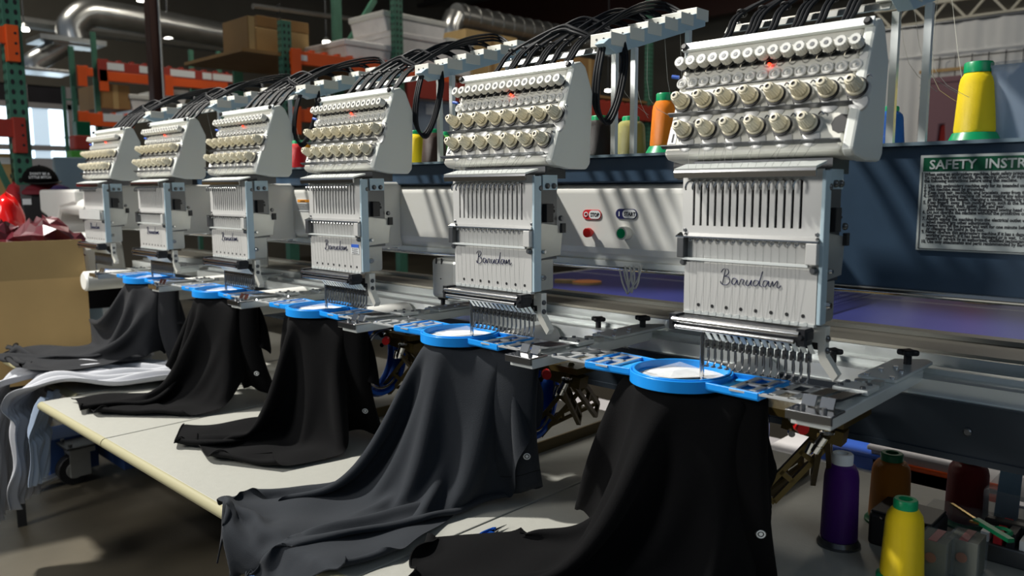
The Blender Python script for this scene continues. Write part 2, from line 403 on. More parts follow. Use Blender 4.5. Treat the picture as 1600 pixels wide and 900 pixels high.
    for i in range(8): b.lathe((.0335+.0225*i*.99,-.006,1.0762),(0,-1,0),[(0,.0026),(.0004,.0026)],12)
    b.build('screw_hole',M['black'],nc,stuff=True)
    b=MB().box((x0+.010,-.0075,1.0625),(x1-.002,-.006,1.0665)); 
    for i in range(15): b.lathe((.024+.0121*i,-.007,1.0655),(0,-1,0),[(0,.0032),(.001,.0030)],8)
    b.build('clear_stop',mat('milky_strip',(.45,.48,.47),.25),nc,smooth=True)
    # guide rail with dark chrome face
    b=MB().prism([(-.020,1.2685),(.012,1.276),(.012,1.279),(-.021,1.2715)],'x',-.003,.205)
    b.build('thread_guide_rail',M['alu'],H)
    b=MB().prism([(-.020,1.2695),(-.022,1.266),(-.020,1.2585),(-.0185,1.2585),(-.018,1.268)],'x',-.003,.205); b.build('thread_guide_rail',M['chrome'],H,smooth=True)
    # take-up levers
    L=None
    x=sl[0]; L=MB().tube([(x,.004,1.2535),(x,-.008,1.2555),(x-.0025,-.016,1.2515),(x-.0045,-.0175,1.2455),(x-.0042,-.0165,1.2415)],lambda t:.0021-.0008*t,7,4).build('take_up_lever',M['chrome'],H,smooth=True)
    for i in range(1,15): inst(L,H,(.01136*i,0,0))
    # second rail and eyelets, clamps
    MB().prism([(-.001,1.180),(-.013,1.1755),(-.013,1.1735),(-.001,1.178)],'x',-.003,.2075).build('eyelet_rail',M['chrome'],H)
    E0=MB().ring((.0195,-.009,1.1705),(0,-1,.3),.0023,.0009,10,5).build('eyelet',M['chrome'],H,smooth=True)
    for i in range(1,15): inst(E0,H,(.01136*i,0,0))
    MB().box((.0,-.014,1.144),(.0115,-.0015,1.1735)).build('clamp',M['dsteel'],H,bevel=.001)
    MB().box((.1925,-.014,1.1445),(.2075,-.0015,1.1725)).build('clamp',M['plate'],H,bevel=.001)
    MB().box((.008,-.0115,1.141),(.195,-.0065,1.1445)).build('clamp_rod',M['alu'],H)
    b=MB(); screw(b,(.0065,-.002,1.137),(0,-1,0),.005,.008); screw(b,(.2015,-.006,1.137),(0,-1,0),.005,.006); screw(b,(.006,-.0015,1.1835),(0,-1,0),.0028,.002); screw(b,(.202,-.0015,1.1835),(0,-1,0),.0028,.002)
    b.build('cap_screw',M['dsteel'],H,smooth=True,stuff=True)
    # thin threads down the case
    b=MB(); rr=random.Random(3)
    for i in range(15):
        x=.0195+.01136*i; b.cyl((x,-.0125,1.171),(x+.001,-.0075,1.066),.00018,n=3)
        xb=.10+(x-.10)*1.12+rr.uniform(-.012,.012); p=F(xb,.06,.010); b.cyl(tuple(p),(x,-.019,1.271),.00022,n=3)
    b.build('needle_thread',M['thread'],H,stuff=True)
    # script lettering
    s_=[]
    def st(pts,w_=.00115): s_.append((pts,w_))
    st([(4,0),(7,14),(9,22)]); st([(2,18),(6,23),(13,22),(14,17),(8,12)]); st([(8,12),(15,11),(16,4),(10,0),(3,1),(1,5)])
    st([(28,9),(22,10),(20,4),(24,1),(29,8),(29,3),(32,1)]); 
    st([(32,1),(35,9),(38,9),(40,8),(38,3),(41,1)]); st([(45,9),(43,3),(47,1),(52,9),(51,3),(54,1)])
    st([(63,8),(57,9),(55,3),(59,1),(65,9),(69,22)]); st([(65,9),(65,2),(69,1)])
    st([(78,9),(72,9),(70,3),(74,1),(79,9),(79,3),(82,1)]); st([(82,1),(85,9),(86,2),(91,9),(93,9),(92,3),(94,0),(98,4)])
    b=MB(); sc_=.0905/98
    for pts,w_ in s_: b.tube([(.067+p[0]*sc_,-.0062,1.1085+p[1]*.00098+p[0]*.00002) for p in pts],w_,5,5,flat=.35)
    b.build('script_lettering',M['navyink'],H,smooth=True)
    # lower carriage
    MB().box((.004,-.026,1.0455),(.204,-.002,1.0600)).build('presser_bar_housing',M['gun'],H,bevel=.002)
    b=MB().cyl((.006,-.030,1.0555),(.196,-.030,1.0555),.0042); b.build('chrome_rod',M['chrome'],H,smooth=True)
    b=MB().cyl((.012,-.0315,1.0455),(.190,-.0315,1.0455),.0032); b.build('chrome_rod',M['chrome'],H,smooth=True)
    for x in (.004,.196): b=MB(); b.box((x-.004,-.030,1.040),(x+.007,-.006,1.063)); b.lathe((x+.002,-.0299,1.052),(0,-1,0),[(0,.004),(.004,.003)],10); b.build('end_cap',M['gun'],H)
    # reflector plates
    b=MB(); x=.044; b.add([(x,-.012,1.046),(x+.0065,-.012,1.046),(x+.0075,.006,1.025),(x+.001,.006,1.025),(x,-.0105,1.047),(x+.0065,-.0105,1.047),(x+.0075,.0075,1.0255),(x+.001,.0075,1.0255)],[(0,1,2,3),(7,6,5,4),(0,4,5,1),(1,5,6,2),(2,6,7,3),(3,7,4,0)])
    r0=b.build('reflector_plate',M['alu'],H)
    for i in range(1,15): inst(r0,H,(.0108*i,0,0))
    # presser feet
    x=.038; b=MB(); y=.018; b.cyl((x,y,1.035),(x,y,.995),.0016,n=8); b.box((x-.0032,y-.004,1.010),(x+.0032,y+.003,1.022)); b.cyl((x,y-.007,1.0165),(x,y-.003,1.0165),.0022,n=8)
    b.tube([(x+.002,y-.003,1.012),(x+.0035,y-.004,1.0),(x+.003,y-.005,.990),(x+.001,y-.006,.984)],.0016,6); b.ring((x,y-.004,.983),(0,0,1),.003,.0011,10,5)
    p0=b.build('presser_foot',M['nickel'],H,smooth=True)
    MB().cyl((x,y,.998),(x,y,.984),.0007,n=6).build('needle',M['chrome'],p0)
    for i in range(1,15): inst(p0,H,(.0108*i,0,0))
    b=MB().box((.030,.022,1.028),(.200,.030,1.048)); b.build('foot_holder',M['black'],H)
    MB().cyl((.028,.018,1.04),(.028,.018,.957),.0035,n=10).build('active_needle_bar',M['chrome'],H,smooth=True)
    # side frame and hardware on the right
    MB().box((.207,-.006,1.066),(.2125,.012,1.266)).build('side_frame',M['bluegrey'],H,bevel=.001)  # blue-grey carries the cool shade of this right-facing side
    MB().box((.200,.012,1.12),(.206,.060,1.268)).build('side_plate',M['dsteel'],H)
    b=MB().box((.206,.020,1.242),(.209,.058,1.268)); b.build('hanger_bracket',M['bluegrey'],H)
    b=MB(); 
    for y,z in ((.030,1.249),(.047,1.249),(.066,1.192),(.010,1.245)): screw(b,(.209,y,z),(1,0,0),.005,.005)
    b.build('bracket_bolt',M['dsteel'],H,smooth=True,stuff=True)
    b=MB().box((.206,.022,1.186),(.216,.040,1.218)); b.cyl((.212,.040,1.205),(.212,.046,1.205),.003); b.cyl((.212,.040,1.212),(.212,.044,1.212),.003); b.build('limit_switch',M['black'],H,bevel=.001)
    MB().prism([(.012,1.184),(.020,1.185),(.075,1.178),(.068,1.126),(.010,1.122)],'x',.206,.2085).build('side_bracket',M['galv'],H,bevel=.001)
    MB().box((.2085,.066,1.166),(.214,.076,1.183)).build('bracket_stop',M['black'],H)
    MB().prism([(.010,1.120),(.050,1.120),(.050,1.070),(.046,1.066),(.010,1.066)],'x',.204,.207).build('side_bracket',M['galv'],H,bevel=.001)
    b=MB(); screw(b,(.207,.016,1.09),(1,0,0),.006,.010); screw(b,(.2085,.018,1.135),(1,0,0),.004,.008); b.build('thumb_screw',M['chrome'],H,smooth=True,stuff=True)
    # J shaped casting leg
    b=MB().prism([(.196,1.062),(.214,1.062),(.2135,1.030),(.216,1.022),(.2165,1.022),(.232,1.000),(.226,.991),(.208,1.013),(.2045,1.024),(.204,1.04),(.196,1.04)],'y',.010,.024)
    b.build('casting_leg',M['cream'],H,bevel=.0015)
    b=MB(); screw(b,(.2135,.016,1.046),(1,0,.05),.0045,.004); screw(b,(.2135,.016,1.030),(1,0,.05),.0045,.004); b.build('leg_bolt',M['dsteel'],H,smooth=True,stuff=True)
    # arm behind the case, bed arm below
    MB().box((.005,.05,1.10),(.05,.235,1.262)).build('head_arm',M['cover'],H,bevel=.008,seg=3)
    MB().box((.0,.032,1.13),(.195,.065,1.255)).build('drive_housing',M['gun'],H,bevel=.004)
    b=MB().cyl((-.14,.215,1.280),(-.06,.215,1.280),.022,n=20); b.build('black_cylinder',M['black'],H,smooth=True)  # plain black cylinder along the beam, left of the case
    MB().lathe((-.005,-.02,.915),(0,1,0),[(0,.030),(.006,.036),(.30,.036)],24).build('bed_arm',M['cover'],H,smooth=True)
    return H,row4
H0,row4=make_head()
LBL=['largest, nearest embroidery head at the right, with a gap in its lower row of knobs',
 'second embroidery head from the right, above the charcoal shirt, left of the nearest STOP button',
 'third embroidery head from the right, with a small blue label on its needle case',
 'fourth embroidery head from the right, between the warning stickers and the far STOP button',
 'fifth embroidery head from the right, second smallest, behind the far dark grey shirt',
 'smallest, farthest embroidery head at the left end, with no hoop below it']
heads=[H0]
for k in range(1,6): heads.append(copy_tree(H0,off=(-.5*k,0,0)))
for h,l in zip(heads,LBL): h['label']=l
# nearest head: last lower knob is missing, a hole shows instead
last=row4[-1]
for c in list(last.children): bpy.data.objects.remove(c)
bpy.data.objects.remove(last)
MB().lathe(F(.2165,.20,.0002),Fn,[(0,.0135),(.0006,.0132)],9).build('open_hole',M['black'],H0)
for k,n in ((0,'1'),(1,'2'),(2,'3')):
    text(n,.019,F(-.037,.115,.001)+Vector((-.5*k,0,0)),M['blackink'],heads[k],'number',rot=(math.radians(90-20.5),0,0),bold=.0003)
b=MB().box((.172-1,-.0068,1.105),(.199-1,-.006,1.126)); nl=b.build('notice_label',M['paper'],heads[2])
MB().box((.172-1,-.0074,1.119),(.199-1,-.0068,1.126)).build('label_header',M['blueplastic'],nl)
b=MB()
for i in range(3): b.box((.175-1,-.0074,1.115-.004*i),(.196-1,-.0068,1.1162-.004*i))
b.build('label_text',M['blackink'],nl,stuff=True)
# clear shield on the farthest head
b=MB().box((-2.497,-.020,1.145),(-2.295,-.017,1.178)); b.build('clear_shield',M['alu'],heads[5],label='bright metal shield across the needle case')

# ================================================================ MACHINE BODY
Bm=thing('machine_body','long slate blue machine beam carrying the heads, with the SAFETY INSTRUCTIONS sign','machine',(-1.2,.45,.82))
MB().box((-3.0,.24,1.094),(1.1,.62,1.305)).build('beam_box',M['beam'],Bm,bevel=.006)
b=MB().cyl((-3.0,.247,1.090),(1.1,.247,1.090),.0065); b.build('chrome_edge_strip',M['chrome'],Bm,smooth=True)
MB().box((-3.0,.222,1.255),(1.1,.30,1.303)).build('upper_beam',M['beam'],Bm,bevel=.003)
MB().box((-3.0,.212,1.303),(1.1,.66,1.308)).build('spool_shelf',mat('shelf_paint',(.22,.30,.36),.35,metal=.3,noise=.2,nscale=30),Bm)
MB().box((-2.85,.275,.842),(1.1,.285,.925)).build('skirt_panel',M['skirt'],Bm)
b=MB(); screw(b,at(1512,675,'y',.275),(0,-1,0),.006,.004); b.build('panel_bolt',M['dsteel'],Bm,smooth=True)
MB().box((-2.85,.272,.836),(1.1,.30,.846)).build('skirt_rail',M['skirt'],Bm)
# deck
MB().box((-2.9,.40,.962),(1.1,.52,.976)).build('deck',M['beige'],Bm)
MB().box((-2.9,.52,.962),(1.1,.555,.984)).build('deck_lip',mat('pale_deck_lip',(.50,.50,.44),.4,noise=.15,nscale=4),Bm)
# extrusion
e=MB().prism([(.29,.925),(.37,.925),(.37,.935),(.395,.935),(.395,.972),(.385,.972),(.385,.955),(.36,.950),(.36,.958),(.335,.958),(.335,.950),(.29,.950)],'x',-2.86,1.1)
e.build('frame_rail',M['alu'],Bm)
MB().box((-2.86,.288,.908),(1.1,.30,.926)).build('frame_rail',M['alu'],Bm)
for x in (-3.05,-1.0,.6): MB().box((x-.05,.34,.03),(x+.05,.50,.842)).build('machine_leg',M['skirt'],Bm)
MB().box((-2.9,.36,.08),(1.1,.46,.16)).build('floor_beam',M['skirt'],Bm)
# end casting at the far left
e=thing('end_casting','cream end casting of the machine beside the black bag','casting',(-3.1,.2,.9))
MB().prism([(-3.45,1.25),(-2.98,1.25),(-2.98,1.19),(-3.18,1.17),(-3.22,1.10),(-3.14,1.02),(-3.25,1.02),(-3.36,1.13),(-3.45,1.15)],'y',.12,.30).build('bracket',M['cover'],e,bevel=.012)
MB().cyl((-3.2,.16,1.175),(-2.55,.16,1.175),.036,n=20).build('cross_tube',M['cover'],e,smooth=True)
MB().prism([(-3.05,1.07),(-2.92,1.07),(-2.86,1.02),(-2.84,.90),(-3.05,.90)],'y',.10,.26).build('lower_casting',M['cover'],e,bevel=.015)
# sign
YS=.2185; MB().box((.03,.219,1.094),(1.1,.30,1.304)).build('end_panel',M['beam'],Bm,bevel=.003); MB().cyl((.03,.222,1.090),(1.1,.222,1.090),.0065).build('chrome_edge_strip',M['chrome'],Bm,smooth=True); s0=at(1440,243,'y',YS); sx,sz=s0.x,s0.z; sb=at(1433,390,'y',YS).z
sg=MB().box((sx,YS-.0025,sb),(sx+.36,YS+.0005,sz)).build('safety_sign',M['signwhite'],Bm)
MB().box((sx+.004,YS-.003,sz-.0225),(sx+.356,YS-.0024,sz-.0035)).build('sign_header',M['signgreen'],sg)
text('SAFETY  INSTRUCTIONS',.0180,(sx+.012,YS-.0035,sz-.0195),M['signwhite'],sg,'sign_title',bold=.0003)
lines=['When using an embroidery machine, basic safety precautions should','To reduce the risk of burns, fire, electric shock, or injury, please','the following instructions before using this machine.','',
'1. Use this embroidery machine only for its intended use as described in','2. This machine must be grounded.','3. Keep long hair, necklaces, and bracelets  away from the machine','4. Switch the sewing machine off when making any adjustments in the','    as threading the needle, changing a needle, replacing the bobbin,','5. Keep fingers  away  from moving parts, such as the needle, hook,','    thread trimmer, shaft, pulley, belt, and gear.','    Also keep fingers away from disengaged sewing head while operating','6. Do not operate the machine without the protective covers for the','    and gear in place.','7. Always unplug the machine from the electrical outlet when lubricating','    when making any other adjustments.','8. Always turn off the power and wait for one minute before opening','    or changing the board in the box.','9. Never operate this embroidery machine if it has a damaged cord or','    working properly, if it has been damaged or is wet.  Contact your dealer','    repairs or service by an authorized, qualified technician.','10. Use only attachments and parts recommended by Barudan.']
z=sz-.0290
for i,t in enumerate(lines):
    if not t: z-=.0025; continue
    text(t,.0068,(sx+.0065,YS-.0027,z),M['blackink'],sg,'sign_text',sx=.80,ext=.0001,bold=.00018); z-=(sz-.029-sb-.006)/21.5
b=MB(); 
for (xa,xb,za,zb_) in ((sx+.003,sx+.357,sb+.002,sb+.0027),(sx+.003,sx+.0037,sb+.002,sz-.024)): b.box((xa,YS-.0032,za),(xb,YS-.0024,zb_))
b.build('sign_border',M['blackink'],sg)
# covers between heads
for k in range(5):
    xa=-.475-.5*k; xb=-.03-.5*k; YC=.225
    lab=['cream beam cover with the nearest STOP and START buttons','plain cream beam cover left of the second head','cream beam cover with two orange headed warning stickers','cream beam cover with the far STOP and START buttons','cream beam cover between the two farthest heads'][k]
    cv=thing('beam_cover',lab,'cover',(xa,YC,1.095),'covers between the heads')
    prof=[(YC+.015,1.253),(YC+.006,1.250),(YC,1.240),(YC,1.13),(YC+.004,1.118),(YC+.012,1.108),(YC+.012,1.094),(.30,1.094),(.30,1.253)]
    MB().prism(prof,'x',xa,xb).build('cover_shell',M['cover'],cv,bevel=.005,seg=3)
    b=MB().box((xa+.004,YC+.007,1.094),(xb,YC+.014,1.104)); b.build('cover_lip',M['alu'],cv)
    if k in (0,3):
        o=-.5*k
        ps=at(916,335,'y',YC);pr=at(925,363,'y',YC);pg=at(980,364,'y',YC); p2=at(968,334,'y',YC)
        for (p,m,t,w_) in ((ps,M['redink'],'STOP',.046),(p2,M['navyink'],'START',.049)):
            x=p.x+o; z=p.z; h=.0095
            def pill(x0,x1,z,h,n=10):
                r=h; return [(x0+r-r*math.sin(a),z+r*math.cos(a)) for a in [math.pi*i/n for i in range(n+1)]]+[(x1-r+r*math.sin(a),z-r*math.cos(a)) for a in [math.pi*i/n for i in range(n+1)]]
            dz=MB().prism(pill(x-.008,x-.008+w_,z,h),'y',YC-.0015,YC).build('button_label',m,cv)
            MB().prism(pill(x+.008,x-.008+w_-.0015,z,h-.0013),'y',YC-.002,YC-.0012).build('label_field',M['paper'],dz)
            text(t,.0105,(x+.012,YC-0.0023,z-.0037),M['blackink'],dz,'label_text',bold=.0002,sx=.85)
            if t=='STOP': MB().ring((x+.001,YC-0.0018,z),(0,-1,0),.0042,.0011,16,5).build('stop_symbol',M['paper'],dz)
            else: MB().box((x-.0005,YC-0.0022,z-.0045),(x+.0012,YC-0.0016,z+.0045)).build('start_symbol',M['paper'],dz)
        q=MB().cyl((pr.x+o,YC,pr.z),(pr.x+o,YC-.008,pr.z),.0055,n=16).cyl((pr.x+o,YC-.008,pr.z),(pr.x+o,YC-.018,pr.z),.0095,n=20); q.build('stop_button',M['red'],cv,smooth=True,bevel=.0015)
        g=MB().cyl((pg.x+o,YC,pg.z),(pg.x+o,YC-.020,pg.z),.0125,n=24).build('start_button',M['white'],cv,smooth=True,bevel=.001)
        MB().cyl((pg.x+o,YC-.019,pg.z),(pg.x+o,YC-.0208,pg.z),.0092,n=20).build('green_cap',M['green'],g,smooth=True)
    if k in (2,4):
        for (u,uw) in ((410,36),(452,36)):
            p=at(u,311,'y',YC); qx=at(u+uw,311,'y',YC).x; o=-.5*(k-2)
            sk=MB().box((p.x+o,YC-.0012,p.z-.034),(qx+o,YC,p.z)).build('warning_sticker',M['paper'],cv)
            wdt=qx-p.x
            MB().box((p.x+o+wdt*.38,YC-0.0018,p.z-.0085),(qx+o-.003,YC-0.0011,p.z-.001)).build('sticker_header',M['orangeink'],sk)
            b=MB()
            for i in range(5): b.box((p.x+o+wdt*.38,YC-0.0018,p.z-.0145-.0038*i),(qx+o-.004-.006*(i%2),YC-0.0011,p.z-.0132-.0038*i))
            b.tube([(p.x+o+.006,YC-0.0016,p.z-.004),(p.x+o+.014,YC-0.0016,p.z-.014),(p.x+o+.017,YC-0.0016,p.z-.024)],.0022 if u<430 else .001,5,3,flat=.2)
            b.build('sticker_print',M['blackink'],sk,stuff=True)
            text('WARNING',.0055,(p.x+o+wdt*.5,YC-0.0021,p.z-.0072),M['blackink'],sk,'sticker_text')
# cables hanging under the first cover
b=MB(); 
for i,(u,uu) in enumerate(((968,985),(974,990),(980,988),(992,984),(986,992))):
    a=at(u,420,'y',.23); c=at(uu-4+i,459-i*2,'y',.23); e_=at(u+8+i,420,'y',.23)
    b.tube([a,a.lerp(c,.6)+Vector((-.004,0,0)),c,c.lerp(e_,.5)+Vector((.005,0,0)),e_+Vector((0,0,.006))],.0018,6,4)
tag(b.build('cable_loop',M['white'],None,smooth=True),'white cable bundle looped below the STOP and START cover','cable')
# galvanised boxes
for k,l in ((1,'galvanised steel guard box left of the second head'),(3,'galvanised steel guard box left of the fourth head')):
    a=at(673,402,'y',.15); o=-.5*(k-1); 
    g=thing('guard_box',l,'guard',(a.x+o,.15,1.0))
    MB().box((a.x+o,.15,1.000),(a.x+.085+o,.26,1.090)).build('guard_shell',M['galv'],g,bevel=.010,seg=3)
    b=MB()
    for dx in (.018,.036): b.box((a.x+dx+o,.148,1.078),(a.x+dx+.003+o,.151,1.091))
    b.lathe((a.x+.035+o,.149,1.045),(0,-1,0),[(0,.0016),(.0012,.0016)],8); b.build('notch',M['black'],g,stuff=True)

# ================================================================ FRAME ARMS, HOOPS
ZH=.965
def arm(o,label):
    A=thing('frame_arm',label,'bracket arm',(.23+o,.1,.93),'frame arms holding the hoops')
    x0,x1=.200+o,.252+o
    MB().box((x0,-.055,.944),(x1,.30,.962)).build('arm_channel',M['alu'],A,bevel=.0015)
    b=MB().prism([(x0-.004,-.062),(x1+.004,-.062),(x1+.004,-.02),(x0-.004,-.02)],'z',.9615,.9645)
    b.box((x0-.004,-.064,.952),(x1+.004,-.060,.9645)); b.build('tip_plate',M['chrome'],A,bevel=.001)
    for dx in (0,.024):
        xx=x0+.004+dx
        b=MB().prism([(-.035,.966),(-.028,.979),(-.010,.975),(.045,.972),(.075,.968),(.075,.966),(.040,.969),(-.012,.972),(-.026,.974),(-.031,.966)],'x',xx,xx+.018)
        b.build('spring_clip',M['chrome'],A)
    MB().box((x0+.002,.070,.964),(x1-.002,.115,.971)).build('clip_plate',M['alu'],A,bevel=.001)
    b=MB()
    for px,py in ((.010,.080),(.040,.080),(.010,.105),(.040,.105)): b.lathe((x0+px,py,.971),(0,0,1),[(0,.0038),(.003,.0034)],10)
    for px,py in ((.012,-.047),(.040,-.047)): b.lathe((x0+px,py,.964),(0,0,1),[(0,.004),(.006,.003)],8)
    b.build('clip_screw',M['dsteel'],A,smooth=True,stuff=True)
    b=MB(); b.lathe((x0+.014,.145,.962),(0,0,1),[(0,.009),(.006,.009)],14); b.box((x0+.030,.137,.962),(x0+.044,.153,.970)); b.build('locator',M['galv'],A,smooth=True,stuff=True)
    MB().prism([(x0-.002,.175),(x0+.052,.175),(x0+.052,.345),(x0+.040,.36),(x0-.002,.33)],'z',.9625,.9675).build('mounting_plate',M['alu'],A,bevel=.001)
    b=MB()
    for px,py in ((.008,.183),(.044,.183),(.012,.23),(.04,.235),(.024,.26)): b.lathe((x0+px,py,.9675),(0,0,1),[(0,.0042),(.003,.0038)],10)
    b.build('plate_screw',M['chrome'],A,smooth=True,stuff=True)
    return A
def star_knob(p,label):
    T=thing('star_knob',label,'knob',p,'black star knobs on the frame rail'); p=Vector(p)
    MB().cyl(p,p+Vector((0,0,.014)),.006,n=12).build('stem',M['black'],T,smooth=True)
    b=MB(); pts=[]
    for i in range(16):
        a=2*math.pi*i/16; r=.0165 if i%4 in(0,1) else .0115; pts.append((p.x+r*math.cos(a),p.y+r*math.sin(a)))
    b.prism(pts,'z',p.z+.014,p.z+.023); b.build('star_grip',M['black'],T,bevel=.003)
place=['rightmost frame arm, with spring clips, right of the nearest hoop','frame arm between the two nearest hoops','frame arm between the charcoal shirt hoop and the hoop left of it','frame arm between the third and fourth hoops from the right','frame arm between the fourth and fifth hoops from the right','far left frame arm, left of the last hoop']
for k in range(6):
    arm(-.5*k,place[k])
knoblab=[' of the rightmost arm',' of the arm between the two nearest hoops',' of the third arm from the right',' of the fourth arm from the right']
for k in range(4): star_knob((.228-.5*k,.300,.9675),'black star knob on the mounting plate'+knoblab[k])
for k in range(3): star_knob((.105-.5*k,.315,.950),'black star knob on the bare rail, '+['behind the feet of the nearest head','between the two nearest heads','between the second and third heads'][k])
def hoop(o,label):
    T=thing('embroidery_hoop',label,'hoop',(-.01+o,.02,.95),'blue hoops under the heads')
    c=Vector((-.01+o,.022,ZH))
    def rg(r0,r1,z0,z1):
        b=MB(); n=56
        vs=[];fs=[]
        for i in range(n):
            a=2*math.pi*i/n
            for r,z in ((r0,z0),(r1,z0),(r1,z1),(r0,z1)): vs.append((c.x+r*math.cos(a),c.y+r*math.sin(a),z))
        for i in range(n):
            j=(i+1)%n
            for q in range(4): fs.append((i*4+q,i*4+(q+1)%4,j*4+(q+1)%4,j*4+q))
        b.add(vs,fs); return b
    rg(.0745,.078,ZH-.015,ZH+.003).build('outer_ring',M['hoop'],T,smooth=True,bevel=.0008)
    rg(.070,.0738,ZH-.013,ZH+.005).build('inner_ring',M['hoop'],T,smooth=True,bevel=.0008)
    for sgn in (-1,1):
        xa=c.x+sgn*.066; xb=c.x+sgn*.150
        b=MB(); 
        # arm with waist hugging the ring and a raised border
        pts=[(xa,c.y-.040),(xb,c.y-.046),(xb,c.y+.050),(xa,c.y+.042)]
        hole=[]
        b.prism(pts,'z',ZH-.010,ZH-.005)
        AR=b.build('hoop_bracket',M['hoop'],T,bevel=.001)
        b=MB(); 
        for (p,q) in ((pts[0],pts[1]),(pts[1],pts[2]),(pts[2],pts[3])): b.bar((*p,ZH-.003),(*q,ZH-.003),.004,.010)
        b.build('bracket_rim',M['hoop'],AR,bevel=.001)
        MB().prism([(xa+sgn*.012,c.y-.030),(xa+sgn*.040,c.y-.034),(xa+sgn*.040,c.y+.036),(xa+sgn*.012,c.y+.030)],'z',ZH-.005,ZH-.0035).build('bracket_face',mat('glossy_blue',(.05,.42,.85),.12),AR)
        # metal ladder with windows
        l0=c.x+sgn*.106; l1=c.x+sgn*.222; y0,y1=c.y-.042,c.y+.048; t=.0045; z0,z1=ZH-.002,ZH+.0008
        b=MB()
        for y in (y0,(y0+y1)/2,y1): b.box((l0,y-t,z0),(l1,y+t,z1))
        for i in range(5):
            x=l0+(l1-l0)*i/4; b.box((x-t,y0,z0),(x+t,y1,z1))
        b.build('metal_ladder',M['ladder'],T)
        b=MB()
        for i in range(4):
            for y in (y0+.022,y1-.022):
                pass
        for y in (y0,y1): b.lathe((l1-sgn*.004,y,z1),(0,0,1),[(0,.004),(.003,.003)],8)
        b.build('ladder_screw',M['chrome'],T,smooth=True,stuff=True)
    # backing disc and crumpled clear film
    b=MB(); n=28; rr=random.Random(int(100+o*10)); vs=[(c.x,c.y,ZH-.008)]; fs=[]
    for j in range(1,5):
        for i in range(n):
            a=2*math.pi*i/n; r=.070*j/4; vs.append((c.x+r*math.cos(a),c.y+r*math.sin(a),ZH-.008+rr.uniform(-.0012,.0018)*(j<4)))
    for i in range(n): fs.append((0,1+i,1+(i+1)%n))
    for j in range(3):
        for i in range(n): fs.append((1+j*n+i,1+(j+1)*n+i,1+(j+1)*n+(i+1)%n,1+j*n+(i+1)%n))
    b.add(vs,fs); b.build('backing_sheet',M['backing'],T,smooth='all')
    b=MB(); q=c+Vector((0,0,0))
    b.add([q+Vector(v) for v in ((-.055,-.02,-.004),(-.03,.045,.004),(.02,.03,.002),(.0,-.03,-.004),(.06,-.01,.006),(.045,.035,-.002),(-.01,.0,.005))],[(0,1,6),(1,2,6),(0,6,3),(6,2,3),(3,2,5),(3,5,4)])
    b.build('clear_film_sheet',M['film'],T)
    b=MB(); b.add([q+Vector(v) for v in ((.005,-.035,-.003),(.060,-.022,.006),(.062,.012,.002),(.02,.02,-.004),(-.04,-.045,-.004))],[(0,1,2,3),(0,3,4)])
    b.build('backing_fold',M['backing'],T)
    return T
hl=['nearest blue round hoop with white backing, over the black shirt at right','blue round hoop with white backing, over the charcoal shirt','third blue hoop from the right, over the crumpled black shirt','fourth blue hoop from the right, over the black shirt near the table seam','farthest blue hoop at left, over the far dark grey shirt']
for k in range(5): hoop(-.5*k,hl[k])

# ================================================================ TABLE
tb=[(-2.9,-1.875,-.26,'far left table board hidden under the white shirts'),(-1.862,-1.373,-.36,'short cream table board with a rounded corner at the left'),(-1.369,-.353,-.36,'middle cream table board under the two black shirts'),(-.349,.667,-.36,'nearest cream table board with snips and thread cones')]
for x0,x1,yf,l in tb:
    T=thing('table_board',l,'table',(x0,yf,0),'cream sewing table boards')
    MB().box((x0,yf+.004,ZT-.024),(x1,.66,ZT)).build('tabletop',M['table'],T,bevel=.002)
    MB().cyl((x0,yf+.004,ZT-.0125),(x1,yf+.004,ZT-.0125),.0125,n=12).build('edge_band',M['edge'],T,smooth=True)
    MB().box((x0,yf+.004,ZT-.022),(x0+.002,.66,ZT-.001)).build('edge_band',M['edge'],T)
    if x0>-1.5:
      for xx in (x0+.55,x1-.08): MB().box((xx-.02,.60,0),(xx+.02,.64,ZT-.024)).build('leg',M['skirt'],T)
